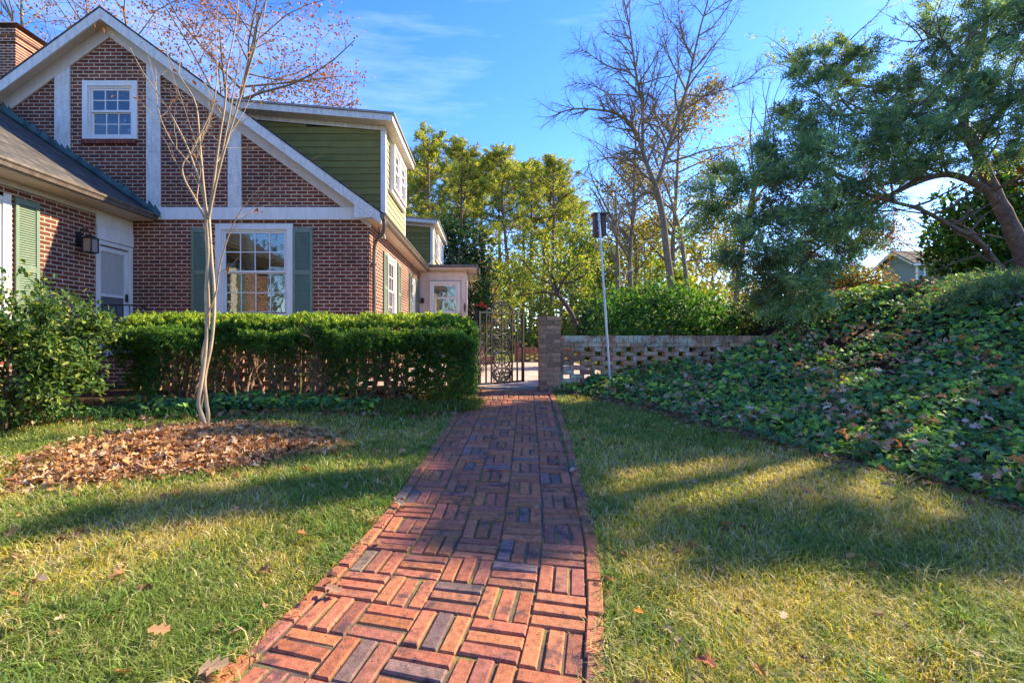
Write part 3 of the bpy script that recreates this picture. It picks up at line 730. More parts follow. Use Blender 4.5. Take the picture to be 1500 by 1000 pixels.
while v < total - .21:
    if not (v > total - 1.0): pass
    o = .012 * math.sin(v * 1.7)
    paver(-.515 - .068 + o*.3, -.515 - .008 + o*.3, v + .003, v + .205, pcol(), lift=.004)
    vv = v + .07
    og = .028 + .018 * math.sin(vv * 1.1 + 1)
    paver(.515 + og - .01, .515 + og + .05, vv + .003, vv + .205, pcol(), lift=.007)
    v += .209
# bed of dirt and moss under the pavers
vs = np.linspace(0, total, 120); us = np.array([-.57, -.3, 0, .3, .60]); VV = []
for v_ in vs:
    for u_ in us: x, y = on_path(u_, v_); VV.append((float(x), float(y), float(H(x, y)) + .0095))
n5 = len(us); QQ = [(i*n5 + j, i*n5 + j + 1, (i+1)*n5 + j + 1, (i+1)*n5 + j) for i in range(len(vs)-1) for j in range(n5 - 1)]
mb.add(VV, Q=QQ, col=(.05, .04, .02), m=1)
m2, nt, b = nmat('path_joint'); p = geopos(nt)
nt.links.new(ramp(nt, noise(nt, 6, 6, p, .7), [(.3, (.06, .042, .028)), (.50, (.12, .085, .05)), (.62, (.20, .20, .03))]), b.inputs['Base Color']); b.inputs['Roughness'].default_value = 1
bump(nt, b, noise(nt, 150, 4, p), .8, .006)
tag(mb.build('brick_path', [M['paver'], m2]), 'red brick basket-weave garden path', 'path', kind='structure')

# patio beyond the gate
mb = MB(); mb.box((-2.15, 7.42, .25), (3.1, 15.9, .375)); 
m3, nt, b = nmat('patio'); p = geopos(nt)
s_ = N(nt, 'ShaderNodeTexBrick'); nt.links.new(p, s_.inputs['Vector'])
for k_, v_ in (('Color1', (.40, .27, .21, 1)), ('Color2', (.46, .34, .27, 1)), ('Mortar', (.33, .27, .22, 1))): s_.inputs[k_].default_value = v_
s_.inputs['Scale'].default_value = 1; s_.inputs['Brick Width'].default_value = .4; s_.inputs['Row Height'].default_value = .2; s_.inputs['Mortar Size'].default_value = .01
nt.links.new(mixc(nt, 1.0, s_.outputs['Color'], ramp(nt, noise(nt, 2, 6, p), [(.3, (.7, .7, .7)), (.7, (1.2, 1.2, 1.2))]), 'MULTIPLY'), b.inputs['Base Color']); b.inputs['Roughness'].default_value = .9
tag(mb.build('patio', m3), 'pale pinkish patio beyond the gate', 'patio', kind='structure')
mb = MB(); mb.box((-.28, 7.26, .2), (.75, 7.41, .385)); tag(mb.build('threshold', paint('threshold_stone', (.22, .19, .17), amt=.5, rough=.9), bevel=.01), kind='structure')

# ================================================================== GARDEN WALLS
def screen_wall(mb, x0, x1, y0, y1, zb, zt, lattice_rows=8, colr=(.34, .19, .115), solid_left=0, solid_right=0):
    rh = .0677; z = zt - .1
    # cap: bricks on edge
    x = x0
    while x < x1 - .03:
        c = np.array(colr) * rs.uniform(.6, 1.3); mb.box((x, y0 - .012, z), (min(x + .062, x1), y1 + .012, z + .1 + rs.uniform(-.003, .003)), col=c); x += .0677
    mb.box((x0 + .004, y0, z - .004), (x1 - .004, y1, z + .088), m=1)
    row = 0
    while z > zb:
        z -= rh
        solid = row == 0 or row > lattice_rows
        per = .2105 if solid else .312
        off = (.105 if row % 2 else 0) if solid else (.156 if row % 2 else 0)
        x = x0 - off
        L = .2025
        if not solid and solid_left: pass
        while x < x1:
            a, b_ = max(x, x0), min(x + L, x1)
            if b_ - a > .02:
                c = np.array(colr) * rs.uniform(.55, 1.4) * np.array([1, rs.uniform(.9, 1.15), rs.uniform(.9, 1.15)])
                d = rs.uniform(0, .004)
                mb.box((a, y0 - d, z + .0055), (b_, y1 + d, z + rh - .0055), col=c)
                mb.box((a + .003, y0 + .006, z - .0055), (b_ - .003, y1 - .006, z + .0055), m=1)
            x += per
        row += 1
    return mb
def pier(mb, x0, x1, y0, y1, zb, zt, colr=(.36, .19, .105)):
    rh = .0677; z = zb; r_ = 0; w = x1 - x0; n = int(round((zt - zb) / rh)); rh = (zt - zb) / n
    mb.box((x0 + .006, y0 + .006, zb), (x1 - .006, y1 - .006, zt - .01), m=1)
    for r_ in range(n):
        f = .012 if r_ >= n - 2 else 0
        cut = x0 + w * (.33 if r_ % 2 else .66)
        for (a, b_) in ((x0 - f, cut - .005), (cut + .005, x1 + f)):
            c = np.array(colr) * rs.uniform(.65, 1.35); mb.box((a, y0 - f, z + .005), (b_, (y0 + y1)/2 - .005, z + rh - .005), col=c)
            c = np.array(colr) * rs.uniform(.65, 1.35); mb.box((a, (y0 + y1)/2 + .005, z + .005), (b_, y1 + f, z + rh - .005), col=c)
        z += rh
WY0, WY1 = 7.22, 7.34
gw = empty('garden_wall', (2.5, 7.28, .33), 'mossy openwork brick wall running from the gate pier into the ivy bank', 'wall')
screen_wall(MBw := MB(), 1.075, 5.0, WY0, WY1, .2, 1.155, 8); MBw.build('openwork', [M['wallbrick'], M['mortar']], gw)
gp = MB(); pier(gp, .765, 1.07, 7.15, 7.42, .22, 1.445); gp.build('pier', [M['bricks'], M['mortar']], gw)['label'] = 'square brick pier with a flared top'
gw2 = empty('garden_wall', (-2.5, 7.28, .33), 'openwork brick wall half hidden behind the clipped hedge', 'wall')
screen_wall(MBw := MB(), -5.3, -.62, WY0, WY1, .2, 1.12, 9); MBw.build('openwork', [M['bricks'], M['mortar']], gw2)
gp = MB(); pier(gp, -.61, -.31, 7.15, 7.42, .22, 1.12); gp.build('pier', [M['bricks'], M['mortar']], gw2)
gw3 = empty('garden_wall', (2, 15.7, .33), 'low openwork brick wall at the far side of the sunny patio', 'wall')
screen_wall(MBw := MB(), 1.17, 4.2, 15.62, 15.74, .3, .83, 4, (.30, .13, .08)); MBw.build('openwork', [M['bricks'], M['mortar']], gw3)
gp = MB(); pier(gp, .86, 1.165, 15.55, 15.85, .3, 1.02, (.30, .13, .08)); gp.build('pier', [M['bricks'], M['mortar']], gw3)
mb = MB(); pier(mb, -.35, .2, 14.0, 14.4, .375, .62, (.33, .14, .09)); pier(mb, -.35, -.15, 14.45, 14.65, .375, .9, (.33, .14, .09))
tag(mb.build('planter', [M['bricks'], M['mortar']]), 'low red brick block on the patio seen through the iron gate', 'planter')
mb = MB(); pier(mb, -.32, -.18, 6.86, 7.1, .22, .47); tag(mb.build('edging_block', [M['bricks'], M['mortar']]), 'short dark brick block at the foot of the hedge beside the gate', 'block')

# ================================================================== IRON GATE
ga = R(40); GW = .90; GH = 1.10
gate = empty('iron_gate', (-.13, 7.22, .42), 'black wrought iron garden gate with scrolled panel standing half open', 'gate')
gate.rotation_euler = (0, 0, ga)
def gl(mb, pts, r=.009, k=5): mb.tube([(u, 0, h) for u, h in pts], r * 1.35, k)
def gbuild(mb, name):
    o = mb.build(name, M['iron'], gate); o.location = (0, 0, 0); return o
mb = MB()
for u in (0, GW): mb.box((u - .018, -.018, 0), (u + .018, .018, GH))
mb.box((.0181, -.014, 0), (GW - .0181, .014, .026)); mb.box((.0181, -.014, GH - .026), (GW - .0181, .014, GH - .001))
gbuild(mb, 'frame')
for u in (.13, .235, .665, .775): 
    mb = MB(); mb.box((u - .010, -.010, .023), (u + .010, .010, GH - .023)); gbuild(mb, 'bar')
mb = MB(); cx = .45
def spiral(u, h, r0, r1, a0, a1, n=26, rr=.0085):
    t = np.linspace(0, 1, n); r = r0 + (r1 - r0) * t; a = a0 + (a1 - a0) * t
    gl(mb, np.stack([u + r*np.cos(a), h + r*np.sin(a)], 1), rr)
PI = math.pi
for sgn in (-1, 1):
    def mir(pts): return [(cx + sgn*(p[0]), p[1]) for p in pts]
    def sp(u, h, r0, r1, a0, a1, rr=.0085):
        t = np.linspace(0, 1, 26); r = r0 + (r1 - r0)*t; a = a0 + (a1 - a0)*t
        gl(mb, mir(np.stack([u + r*np.cos(a), h + r*np.sin(a)], 1)), rr)
    for (h0, sc) in ((.14, .8), (.36, 1.0), (.62, 1.0), (.88, .9)):
        gl(mb, mir(smoothpath([(.0, h0 - .13*sc), (.10, h0 - .11*sc), (.19, h0), (.14, h0 + .10*sc), (.03, h0 + .13*sc)], 18)), .010)
        sp(.10, h0 + .035*sc, .065*sc, .012, -PI*.2, PI*2.2); sp(.09, h0 - .06*sc, .055*sc, .012, PI*.3, -PI*2.0)
        sp(.035, h0 + .02, .03, .008, PI, PI*3.2, .007); sp(.17, h0 + .11, .035, .01, -PI*.5, PI*1.6, .007)
        gl(mb, mir([(0, h0 - .10*sc), (.06, h0 - .02), (.02, h0 + .06)]), .007)
    for h in (.06, .10, .15):
        for u in (.04, .10, .165): sp(u, h, .028, .008, rs.uniform(0, 6), rs.uniform(6, 11), .0075)
    # arch
    gl(mb, mir(smoothpath([(.235, GH), (.20, GH + .07), (.12, GH + .14), (.03, GH + .17), (0, GH + .165)], 18)), .012)
    gl(mb, mir(smoothpath([(.33, GH), (.28, GH + .045), (.22, GH + .02)], 10)), .009)
    sp(.12, GH + .06, .05, .01, 0, PI*2.4); sp(.04, GH + .11, .04, .01, PI, PI*3.3); sp(.19, GH + .03, .03, .01, 0, -PI*2)
gl(mb, [(cx, .03), (cx, GH + .19)], .008)
gbuild(mb, 'scrollwork')
mb = MB(); mb.box((GW - .05, -.03, .55), (GW + .02, .03, .62)); gbuild(mb, 'latch')
mb = MB(); mb.box((-.20, 7.20, .3), (-.165, 7.235, 1.53)); mb.box((-.205, 7.195, 1.53), (-.16, 7.24, 1.545))
gpst = mb.build('gate_post', M['iron']); tag(gpst, 'thin black iron post carrying the open gate at the hedge end', 'post')

# ================================================================== POLE WITH BOX
pb = P(895, 556, 6.95); pt = P(877, 313, 6.95)
pole = empty('birdhouse_pole', tuple(pb), 'leaning pale metal pole with a dark weathered box on top before the brick wall', 'pole')
mb = MB(); mb.tube([pb - (0, 0, .2), pt], .018, 8, cap=True); mb.build('pole', M['pole'], pole, smooth=False)
mb = MB(); bx0, bx1 = pt[0] - .05, pt[0] + .115; zt_ = pt[2] + .02; yb = 6.98
mb.box((bx0, yb, zt_ - .32), (bx1, yb + .16, zt_ - .02)); mb.build('box', M['wood'], pole, bevel=.004)
mb = MB(); mb.prism([(yb - .03, zt_ - .018), (yb + .19, zt_ - .018), (yb + .19, zt_ + .02), (yb - .03, zt_ - .0)], 'x', bx0 - .015, bx1 + .015); mb.build('lid', M['wood'], pole)
mb = MB()
for zz_ in (.06, .20, .27): mb.tube([(pt[0] - .012, 6.925, zt_ - zz_), (pt[0] - .012, 6.985, zt_ - zz_)], .006, 6, cap=True)
mb.box((pt[0] - .02, 6.93, zt_ - .12), (pt[0] + .02, 6.979, zt_ - .09)); mb.build('bracket', M['pole'], pole)
# ================================================================== GRASS
def in_lawn(x, y):
    s = x - toe(y)
    pu = np.abs(x - np.interp(y, ys, xs_)) / 1.0
    ok = (pu > .575 + .0 * y) & (s < .03 + .1 * (fbm(x * 5, y * 5, 8) - .5)) & (y < 7.15)
    left = x < 0.2
    ok &= ~(left & (y > hedge_front(x) + .12 * (fbm(x * 6, y * 6, 9) - .5)))
    e = ((x + 2.50) / .96) ** 2 + ((y - 4.05) / .72) ** 2
    ok &= e > .95
    return ok
def grass_batch(mb, n, y0, y1, L, W):
    y = rs.uniform(y0, y1, n); x = rs.uniform(-1.12, 1.16, n) * (y + .25)
    k = in_lawn(x, y); x = x[k]; y = y[k]
    dens = fbm(x * 3.2, y * 3.2, 21); k = rs.rand(len(x)) < (.45 + .9 * dens); x = x[k]; y = y[k]; n = len(x)
    z = H(x, y)
    g = fbm(x * 1.1 + 5, y * 1.1, 31); g2 = fbm(x * 4, y * 4, 41)
    green = np.clip((g - .5) * 3 + (g2 - .5) * 1.6 + .42 + np.interp(y, [1.8, 5.0], [.05, .6]) * (x > 0), 0, 1)
    r = rs.rand(n)
    cg = np.array([.19, .255, .05]); cy = np.array([.46, .40, .05]); cs = np.array([.55, .45, .24])
    c = np.where((r < .12 + .38 * (1 - green))[:, None], cs, np.where((rs.rand(n) < green)[:, None], cg, cy)) * rs.uniform(.6, 1.4, (n, 1))
    Ls = L * rs.uniform(.4, 1.25, n) * (.75 + .6 * g2) * np.where(r < .1, .8, 1)
    # tufts lean together
    az = rs.uniform(0, 2*PI, n) * .8 + 2*PI * fbm(x * 4.5, y * 4.5, 51) * 1.6; lean = rs.uniform(.25, 1.25, n)
    d = np.stack([np.cos(az) * np.sin(lean), np.sin(az) * np.sin(lean), np.cos(lean)], -1)
    S = unit(np.stack([-np.sin(az + rs.normal(0, .9, n)), np.cos(az + rs.normal(0, .9, n)), np.zeros(n)], -1)) * (W * rs.uniform(.6, 1.3, n))[:, None]
    B = np.stack([x, y, z - .004], -1)
    m_ = B + d * (Ls * .55)[:, None]; d2 = unit(d + np.stack([np.cos(az), np.sin(az), -np.ones(n) * 1.0], -1) * .45)
    t = m_ + d2 * (Ls * .5)[:, None]
    V = np.stack([B - S*.5, B + S*.5, m_ + S*.42, m_ - S*.42, t], 1).reshape(-1, 3)
    i = np.arange(n)[:, None] * 5
    mb.add(V, Q=i + np.array([[0, 1, 2, 3]]), T=i + np.array([[3, 2, 4]]), col=np.repeat(c, 5, 0))
gr = MB()
for (n, a, b_, L, W) in ((120000, 1.05, 2.0, .062, .0036), (140000, 2.0, 3.2, .06, .0045), (130000, 3.2, 4.8, .06, .006), (120000, 4.8, 7.2, .055, .008)):
    grass_batch(gr, n, a, b_, L, W)
lp = gr
def tuft(cx, cy, n, L, cols, spread=.06, W=.008):
    x = cx + rs.normal(0, spread, n); y = cy + rs.normal(0, spread, n); az = rs.uniform(0, 2*PI, n); ln = rs.uniform(.2, 1.1, n)
    d = np.stack([np.cos(az)*np.sin(ln), np.sin(az)*np.sin(ln), np.cos(ln)], -1); S = np.stack([-np.sin(az), np.cos(az), 0*az], -1) * W * .5
    B = np.stack([x, y, H(x, y)], -1); Ls = (L * rs.uniform(.6, 1.2, n))[:, None]
    m_ = B + d*Ls*.5; t = m_ + unit(d + np.stack([np.cos(az)*.5, np.sin(az)*.5, -.9 + 0*az], -1)*.8) * Ls*.55
    i = np.arange(n)[:, None]*5
    lp.add(np.stack([B - S, B + S, m_ + S, m_ - S, t], 1).reshape(-1, 3), Q=i + np.array([[0,1,2,3]]), T=i + np.array([[3,2,4]]), col=np.repeat(pal(n, cols, .3), 5, 0))
for i in range(620):
    ty_ = 1.2 + 5 * rs.rand() ** 1.3; tx_ = rs.uniform(-1.1, 1.15) * ty_
    if rs.rand() < .3: tx_ = float(pc(ty_)) + rs.choice([-1, 1]) * rs.uniform(.60, .68)
    if not in_lawn(np.array([tx_]), np.array([ty_]))[0]: continue
    tuft(tx_, ty_, rs.randint(12, 34), rs.uniform(.06, .11), [[(.13, .25, .04), (.19, .31, .05)], [(.5, .42, .2), (.38, .33, .1)], [(.10, .19, .05), (.15, .24, .06)]][rs.randint(3)], rs.uniform(.02, .05), .0045)
tag(gr.build('grass', M['grass']), 'patchy green and straw coloured winter lawn grass', 'grass', kind='stuff')

# dry leaves ----------------------------------------------------------
DRY = [(.30, .16, .07), (.36, .22, .12), (.22, .11, .055), (.42, .29, .19), (.16, .085, .05), (.38, .17, .06)]
def dryleaves(mb, x, y, zoff, L, curl=.9, cols=DRY, tilt=.6):
    n = len(x); C = np.stack([x, y, H(x, y) + zoff], -1)
    az = rs.uniform(0, 2*PI, n); D = np.stack([np.cos(az), np.sin(az), rs.normal(0, tilt * .5, n)], -1)
    Nn = np.stack([rs.normal(0, tilt, n), rs.normal(0, tilt, n), np.ones(n)], -1)
    leaves(mb, OAK, C, D, Nn, L, pal(n, cols, .3), curl=curl, fold=.5)
# pile round the crape myrtle
n = 5200; r_ = np.sqrt(rs.rand(n)); a_ = rs.uniform(0, 2*PI, n); rr_ = r_ * (1 + .12 * np.sin(a_ * 3 + 1))
px_ = -2.50 + .98 * rr_ * np.cos(a_) + .12 * rr_*np.sin(a_); py_ = 4.05 + .78 * rr_ * np.sin(a_) + .05*np.cos(a_)
px_[r_ > .9] += rs.normal(0, .16, (r_ > .9).sum()); py_[r_ > .9] += rs.normal(0, .09, (r_ > .9).sum())
pile = MB(); fn = 3500; fr_ = np.sqrt(rs.rand(fn)) * 1.08; fa_ = rs.uniform(0, 2*PI, fn)
dryleaves(pile, -2.50 + 1.0*fr_*np.cos(fa_) + .12*fr_*np.sin(fa_), 4.05 + .8*fr_*np.sin(fa_), .02 + .05 * rs.rand(fn), rs.uniform(.015, .04, fn), 1.2, [(.26,.14,.065), (.38,.21,.10), (.48,.31,.17), (.15,.08,.04)])
dryleaves(pile, px_, py_, (1 - r_ ** 2) * .07 * rs.rand(n) ** .5 + .012 + rs.uniform(0, .02, n), rs.uniform(.05, .10, n), 1.3, [(.50,.27,.10), (.54,.34,.17), (.36,.18,.08), (.56,.40,.25), (.26,.13,.06), (.48,.23,.08)])
tag(pile.build('leaf_litter', M['dry']), 'heaped brown fallen leaves around the foot of the slender tree', 'leaves', kind='stuff')
# litter in the hedge bed and on the lawn edges
lit = MB()
n = 2600; x_ = rs.uniform(-7.5, -.1, n); y_ = hedge_front(x_) - .25 + rs.rand(n) ** 1.3 * 1.7; k = (rs.rand(n) < .35 + .9 * fbm(x_ * 1.5, y_ * 1.5, 61)); x_ = x_[k]; y_ = y_[k]
dryleaves(lit, x_, y_, rs.uniform(.01, .05, len(x_)), rs.uniform(.04, .09, len(x_)), 1.2)
n = 560; y_ = rs.uniform(1.2, 7, n); x_ = rs.uniform(-1.05, 1.1, n) * y_; k = in_lawn(x_, y_); x_ = x_[k]; y_ = y_[k]; 
dryleaves(lit, x_, y_, rs.uniform(.015, .035, len(x_)), rs.uniform(.03, .07, len(x_)), 1.0)
n = 1700; y_ = rs.uniform(2.2, 7.1, n); x_ = toe(y_) + rs.normal(.03, .13, n)
dryleaves(lit, x_, y_, rs.uniform(.01, .035, n), rs.uniform(.03, .08, n), 1.2, [(.2,.11,.07), (.3,.2,.13), (.13,.08,.05)])
n = 90; v_ = rs.uniform(.3, total, n); u_ = np.sign(rs.normal(size=n)) * (.45 + rs.rand(n) * .15); x_, y_ = on_path(u_, v_)
dryleaves(lit, x_, y_, .035, rs.uniform(.02, .045, n), 1.2)
n = 2600; v_ = rs.uniform(0, total, n); u_ = rs.uniform(-.56, .6, n); gq = fbm(u_ * 4, v_ * 4, 111) + .25 * np.abs(u_); k = gq > .58; v_ = v_[k]; u_ = u_[k]; x_, y_ = on_path(u_, v_); n = len(x_)
kites(lit, np.stack([x_, y_, H(x_, y_) + .021], -1), rdir(n) * (1, 1, .15), rs.uniform(.004, .014, n), .005, pal(n, [(.16, .11, .06), (.12, .14, .03), (.3, .24, .15), (.06, .04, .03)], .3))
# twigs at the ivy edge
for i in range(60):
    y0 = rs.uniform(2.3, 6.5); x0 = toe(y0) + rs.normal(0, .12); a0 = rs.uniform(0, 2*PI); l = rs.uniform(.08, .3)
    p0 = np.array([x0, y0, float(H(x0, y0)) + .03]); p1 = p0 + np.array([math.cos(a0)*l, math.sin(a0)*l, rs.uniform(-.01, .03)])
    p1[2] = max(p1[2], float(H(p1[0], p1[1])) + .02); lit.tube([p0, (p0+p1)/2 + rs.normal(0, .012, 3), p1], .003, 4, col=(.16, .11, .07))
tag(lit.build('scattered_leaf_litter', M['dry']), 'brown dead leaves strewn under the hedge and along the lawn edges', 'leaves', kind='stuff')
# single larger leaves one can point at
single = [((250, 932), .10, (.42, .22, .10), 'pale tan fallen leaf on the lawn left of the path, nearest the lower left corner'),
 ((1050, 985), .085, (.30, .10, .05), 'curled red-brown fallen leaf at the bottom edge of the right lawn'),
 ((943, 905), .05, (.55, .20, .03), 'small bright orange fallen leaf on the lawn just right of the path'),
 ((1145, 915), .06, (.50, .36, .20), 'pale curled fallen leaf in the middle of the front right lawn'),
 ((785, 748), .075, (.36, .20, .13), 'crumpled brown leaf lying on the middle of the brick path'),
 ((1315, 742), .11, (.40, .20, .09), 'long tan fallen leaf on the right lawn close to the ivy edge'),
 ((1420, 965), .05, (.45, .33, .22), 'small beige fallen leaf near the lower right corner of the lawn'),
 ((845, 688), .09, (.42, .32, .24), 'pale greyish fallen leaf on the grass beside the right path border'),
 ((575, 738), .10, (.42, .33, .22), 'pale long fallen leaf at the left border of the path'),
 ((500, 870), .10, (.34, .20, .12), 'crumpled brown fallen leaf against the left path border'),
 ((1228, 598), .12, (.62, .26, .03), 'bright orange leaf lying on the sunlit ivy'),
 ((718, 590), .08, (.30, .13, .08), 'dark red-brown leaf on the path near the gate'),
 ((290, 990), .13, (.46, .30, .16), 'large tan leaf at the lower left edge of the path')]
for (px, py), L, c, lb in single:
    # walk the viewing ray down to the ground
    Yv = 1.2
    while Yv < 9 and P(px, py, Yv)[2] > float(H(*P(px, py, Yv)[:2])) + .03: Yv += .01
    q = P(px, py, Yv)
    if 'ivy' in lb: q[2] += .10
    up_ = .05 if abs(q[0] - pc(q[1])) > .58 else .04
    s_ = MB(); a_ = rs.uniform(0, 2*PI)
    leaves(s_, OAK, np.array([[0, 0, 0.]]), np.array([[math.cos(a_), math.sin(a_), .15]]), np.array([[.1, -.2, 1]]), L * .75, np.array([c]), curl=.7, fold=.3)
    o = s_.build('fallen_leaf', M['dry']); o.location = (q[0], q[1], float(H(q[0], q[1])) + up_ + (.10 if 'ivy' in lb else 0))
    tag(o, lb, 'leaf', 'single fallen leaves')

# ================================================================== IVY BANK
def gz_(x, y): return float(H(x, y))
GI = [(.10, .23, .07), (.14, .29, .08), (.065, .17, .07), (.22, .38, .07), (.36, .52, .07), (.12, .23, .11)]
iv = MB(); n = 60000
y_ = 2.0 + 11 * rs.rand(n) ** 1.5; x_ = toe(np.minimum(y_, 7.2)) + 8 * rs.rand(n) ** 1.25 - .05
s_ = x_ - toe(y_)
k = (x_ < 1.16 * y_ + .6) & ((y_ < WY0 - .02) | (x_ > 4.9)) & (fbm(x_ * 2.2, y_ * 2.2, 71) > .30 - .25 * (s_ < .5) )
k &= rs.rand(n) < np.clip(.35 + s_ * 1.5 + (y_ < 4.8), 0, 1)
x_ = x_[k]; y_ = y_[k]; n = len(x_); hh = fbm(x_ * 2.5, y_ * 2.5, 72)
C = np.stack([x_, y_, H(x_, y_) + .02 + (.04 + .17 * hh * np.clip((x_ - toe(y_)) * 2.5 + .25, .2, 1)) * rs.rand(n) ** .6], -1)
az = rs.uniform(0, 2*PI, n); D = np.stack([np.cos(az) - .3, np.sin(az) - .35, rs.normal(-.35, .35, n)], -1)
Nn = np.stack([rs.normal(-.2, .7, n), rs.normal(-.45, .6, n), np.ones(n)], -1)
leaves(iv, IVY, C, D, Nn, (.03 + .065 * rs.rand(n) ** 1.6) * (1 + .05 * np.clip(y_ - 4, 0, 5)), pal(n, GI, .3), curl=.4, fold=.3)
for i in range(420):
    y0 = rs.uniform(2.1, 6.8); x0 = float(toe(y0)) + rs.uniform(-.1, 3.2); a0 = rs.uniform(0, 2*PI); q = []
    for k_ in range(7):
        q.append((x0, y0, gz_(x0, y0) + .05 + .09 * rs.rand())); a0 += rs.normal(0, .4); x0 += math.cos(a0) * .07; y0 += math.sin(a0) * .07
    iv.tube(q, .0035, 4, col=(.16, .11, .06) if rs.rand() < .6 else (.12, .14, .05))
tag(iv.build('ivy', M['gloss']), 'dark green ivy covering the bank on the right', 'ivy', kind='stuff')
bl = MB(); n = 15000; y_ = 2.1 + 9 * rs.rand(n) ** 1.4; x_ = toe(np.minimum(y_, 7.2)) + 7.5 * rs.rand(n) ** 1.1
k = (x_ < 1.16 * y_ + .6) & ((y_ < WY0 - .02) | (x_ > 4.9)) & (rs.rand(n) < np.clip((.56 - fbm(x_ * 2.2, y_ * 2.2, 71)) * 7, .08, 1)); x_ = x_[k]; y_ = y_[k]; n = len(x_)
dryleaves(bl, x_, y_, .04 + .16 * rs.rand(n), rs.uniform(.035, .095, n), 1.0, [(.32,.19,.12), (.42,.29,.21), (.24,.13,.08), (.45,.35,.28), (.45,.2,.07)], .8)
tag(bl.build('bank_leaf_litter', M['dry']), 'brown oak leaves caught among the ivy on the bank', 'leaves', kind='stuff')

# ================================================================== liriope / border plants at the hedge foot
lp = MB()
for i in range(170):
    x = rs.uniform(-6.2, -2.9); y = float(hedge_front(x)) + rs.uniform(-.10, .45); tuft(x, y, 34, .20, [(.04,.11,.05), (.05,.14,.06), (.09,.18,.05)])
for i in range(110):
    x = rs.uniform(-2.2, -.15); y = float(hedge_front(x)) + rs.uniform(-.05, .5); tuft(x, y, 34, .17, [(.16,.25,.04), (.26,.32,.06), (.08,.15,.04), (.32,.3,.12)])
for i in range(40):
    x = rs.uniform(-.75, -.22); y = rs.uniform(5.6, 6.9); tuft(x, y, 34, .2, [(.14,.20,.03), (.2,.24,.04), (.08,.14,.03)])
n = 3500; x_ = rs.uniform(-4.4, -.9, n); y_ = hedge_front(x_) + rs.uniform(-.05, .7, n); k = fbm(x_*2, y_*2, 77) > .42; x_ = x_[k]; y_ = y_[k]; n = len(x_)
C = np.stack([x_, y_, H(x_, y_) + rs.uniform(.02, .16, n)], -1)
leaves(lp, IVY, C, rdir(n) * (1, 1, .4), np.stack([rs.normal(0, .5, n), rs.normal(-.5, .5, n), np.ones(n)], -1), rs.uniform(.03, .065, n), pal(n, GI, .3))
tag(lp.build('border_plants', M['gloss']), 'strappy dark green border plants and ivy along the foot of the hedge', 'ground cover', kind='stuff')

# ================================================================== HEDGE
hd = empty('hedge', (-2.4, 6.5, .3), 'long clipped yew hedge with a top coloured sunlit green and bare stems below', 'hedge')
hx0, hx1, hy0, hy1, hz = -4.58, -.17, 5.95, 6.98, 1.395
st = MB(); BK = (.24, .16, .11)
hts = []
for i in range(19):
    cx = hx0 + .2 + i * (hx1 - hx0 - .35) / 18 + rs.normal(0, .05); cy = 6.5 + rs.normal(0, .08)
    for k_ in range(5):
        a_ = rs.uniform(0, 2*PI); d = np.array([math.cos(a_)*.45, math.sin(a_)*.4, 1.])
        grow(st, (cx + .05*math.cos(a_), cy + .05*math.sin(a_), float(H(cx, cy)) - .02), d, rs.uniform(.75, 1.0), .017, 0, dict(lv=2, n=[6, 5, 4], wob=[.12, .2, .25], up=[.05, .05, .05], kids=[5, 4], start=[.3], ang=(25, 60), ratio=.45), hts, BK)
st.build('stems', M['bark'], hd)
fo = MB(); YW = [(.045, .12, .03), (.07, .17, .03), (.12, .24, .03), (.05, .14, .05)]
def hedge_dens(x, z):
    t = (z - .3) / (hz - .3)
    gap = np.exp(-(((x + 3.0) / .42) ** 2)) + .9*np.exp(-(((x + 2.25) / .22) ** 2)) + .55*np.exp(-(((x + 1.3) / .28) ** 2)) + .5*np.exp(-(((x + 3.75) / .25) ** 2))
    return np.clip(.34 + 1.45*np.clip(t - .45, 0, 1) * 1.6 + .5 * fbm(x * 3, z * 3, 81) + .4 * (x > -1.0) + .35*(x < -4.0) - 1.05 * gap * np.clip(1.25 - t*1.15, 0, 1) * (t < .78), .02, 1)
def sprays(mb, C, D, L, nk, kl, kw, cols, droop=.15, up=0.0, lum=None):
    """feathery sprays: an axis with needles/leaflets along it"""
    n = len(C); D = unit(D); L = np.broadcast_to(L, (n,))
    S = unit(np.cross(D, rdir(n))); U = np.cross(S, D)
    base = pal(n, cols, .25)
    if lum is not None: base = base * lum[:, None]
    for i in range(nk):
        t = (i + .5) / nk; sg = 1 if i % 2 else -1
        p = C + D * (L * t)[:, None] + np.array([0, 0, -1.]) * (droop * L * t * t)[:, None]
        d = D * .8 + S * (sg * (.7 + .2*rs.rand(n)))[:, None] + U * rs.normal(0, .35, (n, 1))
        kites(mb, p, d, kl * (1.15 - .6*t) * rs.uniform(.8, 1.2, n), kw, base * rs.uniform(.85, 1.15, (n, 1)))
n = 19000
face = rs.choice(4, n, p=[.50, .30, .06, .14])   # front, top, right end, volume
x_ = rs.uniform(hx0, hx1, n); y_ = rs.uniform(hy0, hy1, n); z_ = rs.uniform(0, 1, n)
y_ = np.where(face == 0, hy0 + rs.rand(n) ** 1.6 * .3, y_); x_ = np.where(face == 2, hx1 - rs.rand(n) * .15, x_)
gz = H(x_, y_); z_ = gz + .10 + z_ ** .75 * (hz - gz - .12); z_ = np.where(face == 1, hz - rs.rand(n) * .10, z_)
bulge = .12 * np.sin(x_ * 5.3) + .10 * np.sin(x_ * 2.1 + 1) + .26 * (fbm(x_ * 3, z_ * 4, 83) - .5)
y_ = np.where(face == 0, y_ + bulge - .22 * ((z_ - .55) / .9), y_ )
z_ = z_ + .09 * (fbm(x_ * 5, y_ * 5, 84) - .5) + np.where(rs.rand(n) < .05, .06 * rs.rand(n), 0)
